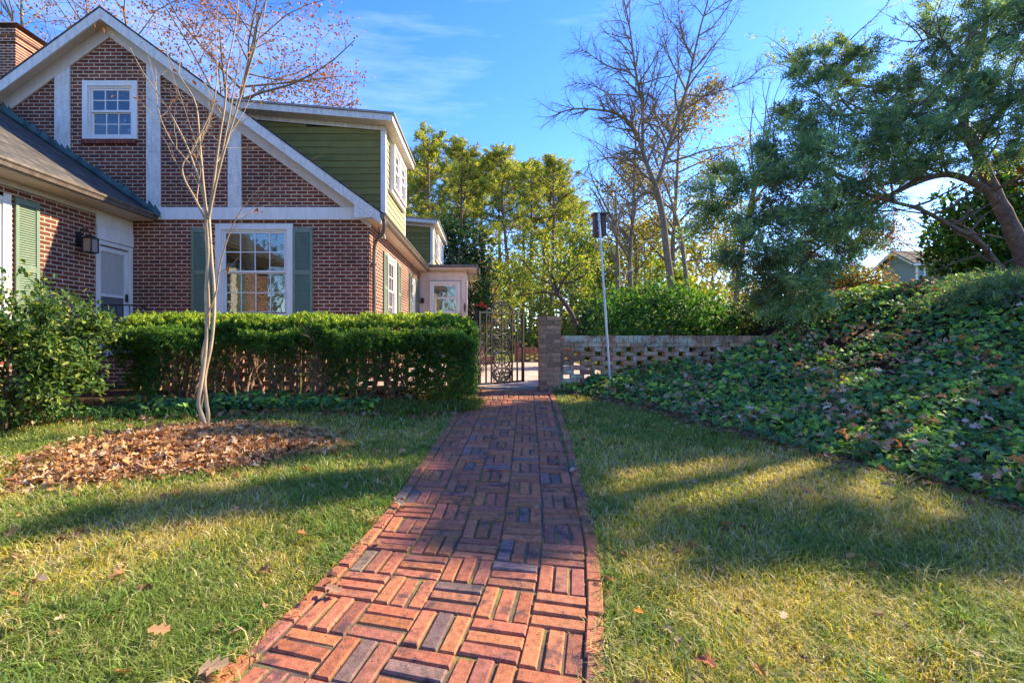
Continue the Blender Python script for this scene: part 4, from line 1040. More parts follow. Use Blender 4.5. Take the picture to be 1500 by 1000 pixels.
z_ = z_ + np.where(z_ > .9, .022 * np.sin(x_ * 3.1 + 1) * np.sin(x_ * 1.3) + .014 * np.sin(x_ * 7.7), 0) - .10 * np.clip(1 - (y_ - hy0) / .28, 0, 1.3) ** 2 * (z_ > 1.15)
z_ -= .10 * np.clip((x_ - (hx1 - .3)) / .3, 0, 1) ** 2 * (z_ > 1.1)
k = rs.rand(n) < hedge_dens(x_, z_); x_, y_, z_, face = x_[k], y_[k], z_[k], face[k]; n = len(x_)
D = rdir(n) * .8 + np.where((face == 0)[:, None], np.array([0, -1., .35]), np.where((face == 1)[:, None], np.array([0, -.1, 1.1]), np.where((face == 2)[:, None], np.array([1., -.2, .3]), np.array([0, 0, .3]))))
C = np.stack([x_, y_, z_], -1) - unit(D) * .04
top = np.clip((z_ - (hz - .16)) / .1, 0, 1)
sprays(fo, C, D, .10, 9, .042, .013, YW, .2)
tp = top > .4; sprays(fo, C[tp], D[tp] + (0, 0, .6), .075, 8, .042, .013, [(.50, .60, .05), (.58, .64, .06), (.34, .45, .04)], .05)  # sunlit rim painted in: brighter yellow-green sprays along the top
md = (z_ > hz - .42) & (rs.rand(n) < .55); sprays(fo, C[md], D[md] + (0, 0, .4), .085, 8, .042, .012, [(.20, .33, .035), (.32, .44, .04), (.12, .24, .03)], .05)  # paler sprays carry the painted sunlight down the upper part
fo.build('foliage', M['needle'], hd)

# ================================================================== CAMELLIA at left
cs_ = empty('shrub', (-4.75, 4.75, .2), 'broad glossy leaved camellia shrub in the left foreground before the brick wing', 'shrub')
st = MB(); tips = []
for k_ in range(9):
    a_ = k_ * .7; grow(st, (-4.8 + .08*math.cos(a_), 4.8 + .08*math.sin(a_), .1), (math.cos(a_)*.7, math.sin(a_)*.6, 1), 1.15, .022, 0, dict(lv=3, n=[6, 5, 4, 3], wob=[.1, .16, .2, .2], up=[.06, .03, .0, 0], kids=[5, 4, 3], start=[.3, .3], ang=(25, 65), ratio=.5), tips, (.17, .12, .08))
st.build('stems', M['bark'], cs_)
T_ = np.array([t[0] for t in tips]); DT = np.array([t[1] for t in tips])
n0 = len(T_)
# fill a rounded uneven crown
m_ = 900; dd = rdir(m_); rr_ = (.45 + .55 * rs.rand(m_) ** .5); ext = np.array([.98, .85, .72]) 
Cc = np.array([-4.88, 4.75, .98]) + dd * rr_[:, None] * ext * (1 + .22 * np.sin(dd[:, :1]*7) * np.cos(dd[:, 2:]*6)); k = Cc[:, 2] > .30
T_ = np.concatenate([T_, Cc[k]]); DT = np.concatenate([DT, dd[k] + (0, 0, .2)])
rep = 8; C = np.repeat(T_, rep, 0) + rs.normal(0, .035, (len(T_)*rep, 3)); D = np.repeat(DT, rep, 0) * .6 + rdir(len(C)); n = len(C)
fo = MB(); leaves(fo, OVAL, C, D, rdir(n)*.5 + (0.1, -.2, 1), rs.uniform(.045, .08, n), pal(n, [(.07,.14,.035), (.11,.19,.04), (.21,.27,.05), (.045,.09,.03), (.36, .36, .10)], .25, [.3, .28, .17, .2, .05]), curl=.4, fold=.35)
fo.build('foliage', M['gloss'], cs_)

# ================================================================== CRAPE MYRTLE
cm = empty('slender_tree', (-2.8, 4.8, .2), 'slender bare multi-stemmed tree with smooth tan bark rising from the heap of leaves', 'tree')
CB = (.42, .31, .19); CB2 = (.33, .235, .14)
def pl(lst, Y0, dy=0.0):
    """photo polyline -> points at a depth, drifting dy over its length"""
    n = len(lst); return np.array([P(a, b, Y0 + dy * i / max(1, n-1)) for i, (a, b) in enumerate(lst)])
tr = MB(); ct = []
cfgm = dict(lv=2, n=[7, 6, 4], wob=[.05, .10, .16], up=[.04, .03, .02], kids=[6, 4], start=[.15, .15], ang=(20, 52), ratio=.42, taper=.25)
stems = [
 ([(303, 632), (297, 612), (291, 588), (297, 545), (303, 490), (302, 430), (305, 370), (302, 318)], 4.78, .05, .022, .017),
 ([(299, 632), (305, 612), (302, 585), (300, 552), (310, 500), (314, 440), (310, 380), (306, 318)], 4.82, .02, .020, .015),
 ([(298, 632), (294, 600), (300, 560), (296, 520), (306, 470), (304, 400), (300, 330)], 4.84, .02, .014, .009)]
tb = MB()
for l, Y0, dy, r0, r1 in stems:
    p_ = smoothpath(pl(l, Y0, dy), 34); tb.tube(p_, np.linspace(r0, r1, 34), 8, col=CB)
limbs = [
 ([(303, 325), (285, 290), (270, 262), (268, 240), (285, 215), (300, 180)], 4.82, .12, .013, .005),
 ([(303, 325), (296, 280), (278, 225), (262, 190), (240, 150), (212, 110), (190, 70)], 4.82, -.15, .012, .003),
 ([(304, 322), (298, 270), (292, 200), (286, 150), (262, 110), (240, 70), (225, 20)], 4.82, .2, .013, .003),
 ([(306, 320), (314, 260), (322, 200), (330, 150), (333, 100), (345, 40), (352, -30)], 4.82, .1, .014, .004),
 ([(306, 320), (316, 270), (330, 215), (350, 150), (368, 90), (385, 30), (392, -20)], 4.82, -.12, .013, .004),
 ([(316, 262), (324, 230), (336, 170), (352, 80), (368, 30), (392, -6)], 4.86, .22, .009, .003),
 ([(300, 470), (316, 430), (322, 390), (335, 345), (352, 310), (376, 280), (410, 245)], 4.8, -.2, .009, .002),
 ([(278, 240), (250, 205), (232, 160), (228, 100)], 4.85, .2, .007, .002),
 ([(286, 210), (310, 160), (318, 110), (316, 50), (322, -10)], 4.86, .12, .008, .002)]
for l, Y0, dy, r0, r1 in limbs:
    p_ = smoothpath(pl(l, Y0, dy), 22); tr.tube(p_, np.linspace(r0, r1, 22), 6, col=CB2)
    LL = np.linalg.norm(p_[-1] - p_[0]); q = p_[::3]; sprout(MBt := MB(), list(q), list(dirs_of(q)), LL, r0 * .7, 0, cfgm, ct, CB2, r1)
    for a_, b_, c_ in zip(MBt.V[1:], MBt.Q[1:], MBt.C[1:]): tr.V.append(a_); tr.C.append(c_); tr.Q.append(b_ - 0 + 0); tr.MQ.append(np.zeros(len(b_)))
    # re-index the pieces appended above
    off = MBt.V[0].shape[0] if MBt.V else 0
    for k_ in range(len(MBt.V) - 1): tr.Q[-(len(MBt.V) - 1) + k_] = tr.Q[-(len(MBt.V) - 1) + k_] - off + tr.n
    tr.n += sum(len(v) for v in MBt.V[1:])
tb.build('trunk', M['smoothbark'], cm, smooth=True)
tr.build('branches', M['smoothbark'], cm, smooth=True)
lf = MB(); T_ = np.array([t[0] for t in ct]); sel = rs.choice(len(T_), 26, replace=False); C = T_[sel]
extra = np.array([P(378, 305, 4.6), P(322, 155, 4.9), P(345, 80, 4.9), P(255, 100, 4.95), P(282, 118, 4.95)]); C = np.concatenate([C, extra]); n = len(C)
leaves(lf, OVAL, C, rdir(n) + (0, 0, -.8), rdir(n), rs.uniform(.04, .075, n), pal(n, [(.30,.12,.05), (.38,.18,.08)], .2), curl=1., fold=.8)
lf.build('dead_leaves', M['dry'], cm)
# ================================================================== BIG JUNIPER on the bank
jn = empty('juniper', (9.6, 8.8, 2.0), 'big wind-swept blue-green juniper leaning left from the top of the ivy bank', 'tree')
JB = (.17, .115, .095)
tk = MB(); JY = 8.4
def gz_(x, y): return float(H(x, y))
main = smoothpath(np.array([P(1520, 440, JY + .2), P(1500, 378, JY + .1), P(1478, 325, JY), P(1458, 286, JY), P(1438, 240, JY), P(1424, 202, JY + .1), P(1412, 180, JY + .3), P(1420, 120, JY + .5), P(1440, 60, JY + .6), P(1450, -30, JY + .7)]), 46)
tk.tube(main, np.interp(np.arange(46), [0, 8, 20, 30, 46], [.15, .12, .09, .07, .035]) * (1 + .06 * np.sin(np.arange(46) * 1.7)), 10, col=JB); tk.build('trunk', M['bark'], jn, smooth=True)
br = MB(); jt = []
cfgj = dict(lv=2, n=[6, 5, 4], wob=[.1, .18, .22], up=[.05, .05, .05], kids=[5, 4], start=[.25], ang=(30, 70), ratio=.40, taper=.3)
jl = [([(1465, 300), (1440, 275), (1400, 257), (1370, 258), (1340, 268), (1315, 280), (1294, 290), (1255, 300), (1200, 300), (1150, 310)], -.5, .085, .03),
 ([(1475, 402), (1455, 380), (1433, 353), (1395, 332), (1349, 307), (1302, 294), (1250, 275), (1200, 240)], -.9, .07, .02),
 ([(1440, 245), (1400, 190), (1350, 170), (1290, 165), (1220, 170)], -.8, .06, .02),
 ([(1414, 185), (1370, 130), (1300, 130), (1250, 120), (1200, 90)], .4, .05, .012),
 ([(1300, 292), (1250, 330), (1190, 370), (1140, 420)], -.8, .045, .015),
 ([(1300, 292), (1240, 260), (1150, 240), (1060, 280)], -.5, .045, .015),
 ([(1430, 220), (1460, 170), (1500, 130)], -.6, .05, .015), ([(1420, 120), (1380, 60), (1350, 60)], .2, .04, .01),
 ([(1395, 258), (1340, 240), (1280, 220), (1210, 215), (1120, 230)], -.9, .04, .01),
 ([(1230, 120), (1238, 90), (1243, 60)], .3, .02, .008), ([(1200, 130), (1180, 100), (1165, 90)], .2, .02, .008)]
for l, dy, r0, r1 in jl:
    p_ = smoothpath(pl(l, JY, dy), 24); br.tube(p_, np.linspace(r0, r1, 24) * .75, 7, col=JB)
    q = p_[::3]; LL = np.linalg.norm(p_[-1] - p_[0])
    for i in range(2, 24, 2):
        for k_ in range(2):
            d = rdir(1)[0]; d[2] = abs(d[2]) * .5 + rs.uniform(-.5, .5); grow(br, p_[i], d, rs.uniform(.4, .9), r1 * .8 + .004, 1, cfgj, jt, JB)
br.build('branches', M['bark'], jn, smooth=True)
# foliage masses: (px, py, radius px, depth offset)
cl = [(1030,290,26,0),(1050,330,24,0),(1060,262,22,.3),(1085,300,34,0),(1085,355,28,-.1),(1075,395,24,-.2),(1110,250,30,0),(1120,330,32,.2),(1115,385,34,-.3),(1120,425,30,-.4),(1150,440,30,-.5),(1160,400,36,-.2),(1190,425,34,-.4),(1180,455,22,-.6),(1225,405,34,-.2),(1255,370,30,.1),(1210,365,34,.2),
 (1150,215,36,0),(1150,280,40,-.3),(1190,250,44,-.4),(1160,340,40,-.4),(1205,320,40,-.5),(1240,290,40,-.3),(1245,340,34,-.2),(1280,330,26,.2),(1280,270,34,-.4),(1230,225,46,-.5),(1200,195,38,0),(1175,165,26,.2),(1165,120,16,.3),(1178,95,13,.4),(1200,120,22,.3),(1205,85,18,.4),(1222,145,24,.3),(1240,60,10,.4),(1240,95,18,.4),(1265,85,16,.4),(1262,120,20,.4),(1160,165,12,.3),
 (1270,190,44,-.5),(1290,150,26,.1),(1310,200,44,-.7),(1315,125,26,.2),(1345,160,40,-.2),(1350,215,42,-.7),(1330,245,26,-.8),(1385,200,40,-.6),(1385,130,44,0),(1375,80,30,.3),(1400,40,34,.3),(1380,10,26,.3),(1420,90,44,.2),(1440,140,40,-.3),(1450,30,44,.3),(1490,70,44,.1),(1490,0,44,.2),(1480,120,36,-.4),(1475,170,34,-.7),(1505,190,32,-.7),(1500,225,20,-.6),(1460,215,20,-.6),(1410,235,16,-.3),(1355,105,22,.3),(1395,165,30,-.5),(1340,270,14,.1),(1440,200,18,.4),
 (1540,40,50,0),(1560,120,50,0),]
fo = MB(); JG = [(.14, .24, .145), (.18, .29, .16), (.10, .18, .115), (.22, .32, .14), (.30, .38, .14)]
for (a_, b_, r_, dz) in cl:
    dz += float(np.interp(a_, [1000, 1180, 1330], [-.95, -.8, 0]))
    c0 = P(a_, b_, JY + dz); R_ = r_ * JY / 710 * 1.02; n = int(35 + 245 * R_ ** 2 / .16 * .62)
    # several smaller plumes make up a mass
    m_ = max(3, int(9 * R_ / .4)); sub = c0 + rdir(m_) * (rs.rand(m_, 1) ** .4) * R_ * np.array([.85, 1.1, .7])
    pick = rs.randint(0, m_, n); sr = R_ * .32; lum = rs.uniform(.55, 1.6, m_)[pick]
    dd = rdir(n); dd[:, 2] += .25; C = sub[pick] + unit(dd) * (rs.rand(n, 1) ** .5) * sr * np.array([1.15, 1.1, .8])
    pd = unit(rdir(m_) * .8 + unit(sub - c0) * .8 + np.array([-.7, -.2, .25]))[pick]
    D = unit(dd) * .45 + pd
    sprays(fo, C, D, .27, 14, .075, .016, JG, .28, lum=lum)
T_ = np.array([t[0] for t in jt]); DT = np.array([t[1] for t in jt]); k = (T_[:, 0] < 9.5); T_ = T_[k]; DT = DT[k]
# only keep sprays at twigs that lie above the open window under the limb
pxx = 715 + T_[:, 0] * 710 / T_[:, 1]; pyy = 497 - (T_[:, 2] - CAMZ) * 710 / T_[:, 1]
k = ~((pxx > 1290) & (pyy > 262)) & (rs.rand(len(T_)) < .4); T_ = T_[k]; DT = DT[k]
sprays(fo, T_, DT + rdir(len(T_)) * .5, .18, 9, .065, .022, JG, .1)
fo.build('foliage', M['needle'], jn)
# rusty dead sprays inside
rf = MB()
for (a_, b_, r_) in ((1110, 400, 40), (1165, 375, 40), (1230, 300, 50), (1150, 290, 34), (1200, 355, 40), (1310, 210, 40), (1300, 340, 24)):
    n = 130; C = P(a_, b_, JY - .15 + float(np.interp(a_, [1000, 1180, 1330], [-.95, -.8, 0]))) + rs.normal(0, r_ * JY / 710 * .5, (n, 3)); sprays(rf, C, rdir(n) + (-.2, 0, -.3), .17, 9, .065, .022, [(.24, .12, .09), (.34, .16, .08), (.17, .11, .09)], .3)
rf.build('dead_foliage', M['needle'], jn)

# low juniper on the bank
gj = empty('ground_juniper', (6.3, 6.0, 1.6), 'low spreading juniper sprawling over the ivy at the top right of the bank', 'shrub')
fo = MB(); n = 800; c0 = np.array([6.45, 6.15, 0]); o_ = rs.normal(0, 1, (n, 2)) * (.36, .2); C = np.stack([c0[0] + o_[:, 0], c0[1] + o_[:, 1], 0*o_[:, 0]], -1); C[:, 2] = H(C[:, 0], C[:, 1]) + .10 + .18 * rs.rand(n)
sprays(fo, C, rdir(n) * .6 + np.stack([o_[:, 0] - .3, o_[:, 1] - .5, .3 + 0*o_[:, 0]], -1), .16, 10, .05, .012, JG + [(.10, .17, .04)], .1); fo.build('foliage', M['needle'], gj)
st = MB()
for k_ in range(9):
    a_ = rs.uniform(0, 2*PI); e_ = c0 + np.array([math.cos(a_)*.7, math.sin(a_)*.4, 0]); e_[2] = float(H(e_[0], e_[1])) + .15; s_0 = c0.copy(); s_0[2] = float(H(c0[0], c0[1]))
    st.tube(smoothpath([s_0, (s_0 + e_)/2 + (0, 0, .1), e_], 7), [.014]*7, 5, col=JB)
st.build('stems', M['bark'], gj)

# ================================================================== LEAFY SHRUBS
def shrub(name, c, ext, n, shape, L, cols, label, cat, mat='gloss', group=None, stems=7, hollow=.5, boxy=0, bk=(.16, .11, .08), lv=2, trunk_h=None):
    g0 = gz_(c[0], c[1]); root = empty(name, (c[0], c[1], g0), label, cat, group)
    st = MB(); tp = []
    for k_ in range(stems):
        a_ = k_ * 2.4; grow(st, (c[0] + ext[0]*.15*math.cos(a_), c[1] + ext[1]*.15*math.sin(a_), g0 - .05), (math.cos(a_)*.6*ext[0]/max(ext), math.sin(a_)*.5, 1), (c[2] + ext[2]*.5 - g0), .012 + .012*ext[2], 0, dict(lv=lv, n=[6, 5, 4], wob=[.1, .16, .2], up=[.06, .03, .0], kids=[5, 4], start=[.3], ang=(25, 60), ratio=.5), tp, bk)
    st.build('stems', M['bark'], root)
    dd = rdir(n); r_ = hollow + (1 - hollow) * rs.rand(n) ** .6; 
    if boxy: q = np.abs(dd).max(1, keepdims=True); dd2 = dd / q ** boxy
    else: dd2 = dd
    az = np.arctan2(dd[:, 1], dd[:, 0]); lump = 1 + .13*np.sin(az*3 + c[0]) * np.cos(dd[:, 2]*4) + .10*np.sin(az*7 + dd[:, 2]*9 + c[1]) + .08 * rs.normal(size=n)
    C = np.array(c) + dd2 * (r_ * lump)[:, None] * np.array(ext); k = C[:, 2] > H(C[:, 0], C[:, 1]) + .05; C = C[k]; dd = dd[k]; n = len(C)
    fo = MB(); leaves(fo, shape, C, dd * .4 + rdir(n), dd*.6 + rdir(n)*.5 + (0, 0, .6), L * rs.uniform(.7, 1.25, n), pal(n, cols, .3), curl=.4, fold=.35)
    fo.build('foliage', M[mat], root); return root
LG = [(.05, .15, .03), (.08, .21, .035), (.035, .10, .03), (.14, .28, .04)]
shrub('laurel_hedge', (3.05, 8.6, 1.2), (1.12, .75, .82), 12000, OVAL, .085, LG, 'dense rounded laurel bush with bright green leaves behind the openwork wall', 'shrub', boxy=.45)
shrub('dark_shrub', tuple(P(892, 475, 13)[:2]) + (1.35,), (.95, .8, .95), 5000, OVAL, .10, [(.02, .06, .03), (.03, .085, .035)], 'dark evergreen shrub behind the pole and left of the laurel bush', 'shrub')
shrub('dark_shrub', (5.0, 8.5, 1.35), (.9, .7, .6), 4000, OVAL, .08, [(.02, .05, .02), (.05, .09, .02), (.12, .15, .03)], 'dark low shrub under the juniper where the brick wall meets the bank', 'shrub')
shrub('broadleaf_shrub', tuple(P(1440, 350, 10.2)), (1.15, .9, 1.25), 6000, OVAL, .13, [(.05, .13, .02), (.12, .22, .03), (.03, .08, .02), (.2, .28, .04)], 'bright broad leaved bush behind the juniper trunk beside the shed', 'shrub', hollow=.35)
shrub('broadleaf_shrub', tuple(P(1500, 270, 10.4)), (.9, .8, .9), 3000, OVAL, .13, [(.05, .13, .02), (.12, .22, .03), (.4, .10, .02)], 'bright broad leaved bush at the right edge above the juniper limb', 'shrub', hollow=.35)
fl = shrub('flowering_shrub', tuple(P(703, 445, 16.5)), (.42, .4, .9), 2200, OVAL, .10, [(.03, .08, .03), (.05, .12, .03)], 'camellia shrub with pink blossoms against the corner of the annex', 'shrub')
mb = MB()
for k_ in range(7):
    c0 = P(704 + rs.normal(0, 3), 444 + rs.normal(0, 8), 15.95); dd = rdir(12); kites(mb, np.tile(c0, (12, 1)), dd, .06, .05, pal(12, [(.60, .06, .09), (.7, .12, .14)], .2))
mb.build('blossom', M['leaf'], fl)
shrub('magnolia', tuple(P(660, 395, 30)), (2.6, 2.0, 3.2), 9000, OVAL, .26, [(.02, .055, .03), (.035, .08, .04)], 'dark evergreen magnolia behind the annex roof', 'tree')
shrub('garden_shrub', tuple(P(1235, 410, 15)), (1.5, .8, .5), 2500, OVAL, .12, [(.25, .2, .04), (.12, .15, .03), (.3, .15, .05)], 'twiggy golden brown shrub behind the bank under the juniper', 'shrub', hollow=.2)

# ================================================================== BIG BARE TREE
bt = empty('bare_tree', (7.6, 20, .4), 'tall bare oak with forked trunk standing dark against the blue sky', 'tree')
TB = (.19, .145, .10); BY = 20.0
tk = MB(); cfgb = dict(lv=3, n=[9, 7, 6, 4], wob=[.10, .13, .17, .22], up=[.02, .02, .02, .0], kids=[9, 7, 5], start=[.15, .15, .15], ang=(28, 62), ratio=.52, taper=.3, minr=.0)
def zc(l): return [(780 + a / 2.381, b / 2.381) for a, b in l]
bl_ = [(zc([(490, 1010), (480, 960), (466, 860), (455, 760), (440, 690), (430, 650)]), 0, .22, .16),
 (zc([(430, 650), (405, 590), (385, 530), (365, 470), (340, 430), (300, 400), (240, 385), (150, 380), (90, 395)]), -1.5, .13, .03),
 (zc([(385, 530), (384, 440), (382, 360), (365, 280), (350, 180), (338, 90), (318, 0), (300, -90)]), .5, .10, .025),
 (zc([(430, 650), (452, 590), (470, 520), (505, 420), (540, 300), (560, 210), (585, 100), (612, 0), (620, -80)]), .8, .13, .03),
 (zc([(365, 280), (330, 250), (260, 230), (200, 190), (160, 170)]), -.8, .05, .012),
 (zc([(430, 640), (390, 610), (340, 560), (290, 550), (230, 560), (160, 600)]), 1.2, .07, .015),
 (zc([(445, 690), (400, 670), (340, 720), (290, 770)]), -1, .06, .012),
 (zc([(540, 330), (600, 335), (680, 310), (740, 285), (810, 230)]), -1.0, .05, .012),
 (zc([(470, 500), (440, 430), (420, 350), (440, 250), (470, 120), (440, 0)]), .8, .05, .012),
 (zc([(560, 210), (530, 150), (515, 80), (505, -20)]), -.8, .05, .012),
 (zc([(300, 400), (260, 330), (210, 300), (150, 290)]), .4, .04, .01),
 (zc([(385, 470), (430, 370), (400, 330), (330, 370), (250, 430)]), -1., .04, .01)]
bb = MB(); tpb = []
for idx, (l, dy, r0, r1) in enumerate(bl_):
    p_ = smoothpath(pl(l, BY, dy), 26)
    (tk if idx == 0 else bb).tube(p_, np.linspace(r0, r1, 26) * .72, 8, col=TB)
    if idx == 0: continue
    q = p_[::2]; dq = dirs_of(q); LL = np.linalg.norm(p_[-1] - p_[0])
    for i in range(2, 13):
        for k_ in range(3):
            dd = dq[i]; sd = rdir(1)[0]; sd -= dd * sd.dot(dd); sd /= np.linalg.norm(sd); an = R(rs.uniform(30, 60))
            grow(bb, q[i], dd*math.cos(an) + sd*math.sin(an), LL * rs.uniform(.18, .36), r0 + (r1 - r0) * i / 13 * 1.0 if False else max(.012, (r0 + (r1 - r0) * i / 13) * .45), 1, cfgb, tpb, TB)
tk.build('trunk', M['bark'], bt, smooth=True); bb.build('branches', M['bark'], bt)
# few hanging dead leaves
T_ = np.array([t[0] for t in tpb]); sel = rs.choice(len(T_), 60); lf = MB(); kites(lf, T_[sel], rdir(60) + (0, 0, -1), .14, .08, pal(60, [(.25, .10, .04)], .3)); lf.build('dead_leaves', M['dry'], bt)

# ================================================================== generic trees
def tree(name, px, Yd, top_px, label, cat='tree', group=None, bare=False, crown=None, cols=None, n=6, leafL=.2, leafW=.12, seed=1, bark=TB, cfg=None, r0=None, lean=(0, 0), mat='leaf', per=6, sp=.25, Hh=None, start=.25, thin=1.0):
    x = (px - 715) * Yd / 710; g0 = gz_(x, Yd); h = Hh or (CAMZ + (497 - top_px) * Yd / 710 - g0)
    root = empty(name, (x, Yd, g0), label, cat, group)
    r0 = r0 or h * .013
    tk = MB(); L = h * .92; pts = [np.array([x, Yd, g0 - .1])]; d = np.array([lean[0], lean[1], 1.]); d /= np.linalg.norm(d)
    for i in range(11): d = d + np.array([rg.gauss(0, .045), rg.gauss(0, .045), .02]); d /= np.linalg.norm(d); pts.append(pts[-1] + d * L / 11)
    tk.tube(pts, np.linspace(r0, r0 * .2, 12), 7, col=bark); tk.build('trunk', M['bark'], root, smooth=True)
    br = MB(); tp = []; c_ = dict(lv=3, n=[9, 6, 5, 3], wob=[.1, .12, .16, .2], up=[.03, .04, .03, .02], kids=[n, 5, 4], start=[start, .2, .2], ang=(35, 70), ratio=.40, taper=.3)
    if cfg: c_.update(cfg)
    dq = dirs_of(np.array(pts)); m2 = MB(); sprout(m2, pts, list(dq), L, r0, 0, c_, tp, bark, r0 * .2)
    # drop the doubled trunk tube
    off = len(m2.V[0]); 
    for a_, b_, cc in zip(m2.V[1:], m2.Q[1:], m2.C[1:]): br.add(a_, Q=b_ - b_.min(), col=cc)
    br.build('branches', M['bark'], root)
    if cols is not None:
        T_ = np.array([t[0] for t in tp]); DT = np.array([t[1] for t in tp]); k = rs.rand(len(T_)) < thin; T_ = T_[k]; DT = DT[k]
        C = np.repeat(T_, per, 0) + rs.normal(0, sp, (len(T_) * per, 3)); m = len(C)
        fo = MB(); kites(fo, C, rdir(m) + (0, 0, -.1), leafL * rs.uniform(.6, 1.2, m), leafW, pal(m, cols, .3)); fo.build('crown', M[mat], root)
    return root
# second bare tree to the right and thin ones
tree('bare_tree', 1078, 26, 130, 'smaller bare tree with upright twigs to the right of the tall oak', n=14, start=.3, cfg=dict(ang=(25, 45), ratio=.42), r0=.16)
tree('bare_tree', 1010, 27, 170, 'thin bare tree rising close behind the right fork of the tall oak', n=12, start=.3, cfg=dict(ang=(25, 50)), r0=.14)
tree('bare_tree', 925, 28, 150, 'broad bare tree of fine grey twigs behind the left limbs of the tall oak', n=26, start=.25, cfg=dict(ang=(35, 65), kids=[26, 8, 6], ratio=.45), r0=.16)
tree('bare_tree', 905, 24, 250, 'low bare tree with fine grey twigs behind the pole box', n=14, start=.2, cfg=dict(ang=(35, 70)), r0=.13)
# golden tree behind the oak
YG = [(.30, .26, .04), (.22, .22, .04), (.36, .30, .06), (.16, .18, .03)]
tree('golden_tree', 985, 33, 150, 'tall airy tree with sparse golden leaves behind the bare oak', n=20, cols=[(.26,.20,.06), (.20,.17,.05), (.30,.24,.08)], leafL=.22, leafW=.12, per=10, sp=.35, start=.18, r0=.2, thin=.8)
tree('golden_tree', 930, 36, 250, 'shorter yellow-green airy tree left of the bare oak trunk', n=18, cols=YG, leafL=.24, leafW=.14, per=6, sp=.4, start=.15, thin=.8)
tree('golden_tree', 1045, 36, 290, 'airy golden tree partly hidden by the left tip of the juniper', n=16, cols=YG, leafL=.24, leafW=.14, per=6, sp=.4, start=.15, thin=.7)
# yellow-green broadleaf trees in the middle
YY = [(.28, .34, .05), (.20, .30, .05), (.40, .38, .05), (.12, .2, .04)]
mids = [(835, 30, 345, 'bright yellow-green tree above the brick gate pier'), (770, 32, 375, 'yellow-green tree seen above the iron gate'), (745, 45, 340, 'tall pale green tree rising between the pines and the gate'), (855, 42, 340, 'tall pale green tree just left of the pole box'), (665, 38, 370, 'pale green tree rising over the far dormer'), (950, 40, 330, 'yellow-green tree directly behind the tall oak trunk'), (730, 36, 385, 'yellow-green tree between the annex and the gate'),
 (880, 34, 370, 'yellow-green tree behind the pole and its box'), (800, 44, 330, 'taller yellow tree among the pines right of centre'), (690, 34, 380, 'orange tinted small tree above the annex roof corner'), (1000, 30, 400, 'small yellow-green tree right behind the laurel bush')]
for k_, (px, Yd, tp_, lb) in enumerate(mids):
    tree('broadleaf_tree', px, Yd, tp_, lb, group='young broadleaf trees beyond the patio', n=16, cols=YY if 'orange' not in lb else [(.36,.22,.08), (.28,.24,.06)], leafL=.22, leafW=.13, per=5, sp=.32, start=.12, mat='leaf', cfg=dict(ang=(35, 75)), thin=.8)
# small leaning tree beyond the wall
lt = empty('leaning_tree', tuple(P(852, 500, 17)), 'small dark-barked tree leaning left just beyond the brick wall', 'tree')
tk = MB(); br = MB(); tp = []
p_ = smoothpath(pl([(853, 512), (848, 488), (838, 462), (828, 445), (817, 432)], 17), 12); tk.tube(p_, np.linspace(.11, .07, 12), 7, col=(.09, .07, .06)); tk.build('trunk', M['bark'], lt, smooth=True)
for l in ([(817, 432), (822, 415), (835, 398), (850, 385)], [(817, 432), (800, 428), (780, 430), (755, 433)], [(817, 432), (812, 410), (800, 390), (795, 360)], [(822, 415), (840, 412), (860, 400), (880, 392)], [(817, 432), (805, 415), (785, 405), (765, 380)]):
    q = smoothpath(pl(l, 17, rs.uniform(-.5, .5)), 10); br.tube(q, np.linspace(.055, .02, 10), 5, col=(.09, .07, .06)); sprout(br, list(q), list(dirs_of(q)), 1.6, .03, 0, dict(lv=2, n=[6, 5, 4], wob=[.1, .15, .2], up=[.03, .03, 0], kids=[7, 5], start=[.2], ang=(30, 65), ratio=.5), tp, (.09, .07, .06), .015)
br.build('branches', M['bark'], lt)
T_ = np.array([t[0] for t in tp]); C = np.repeat(T_, 3, 0) + rs.normal(0, .12, (len(T_) * 3, 3)); fo = MB(); kites(fo, C, rdir(len(C)), .10, .06, pal(len(C), YY, .3)); fo.build('crown', M['leaf'], lt)

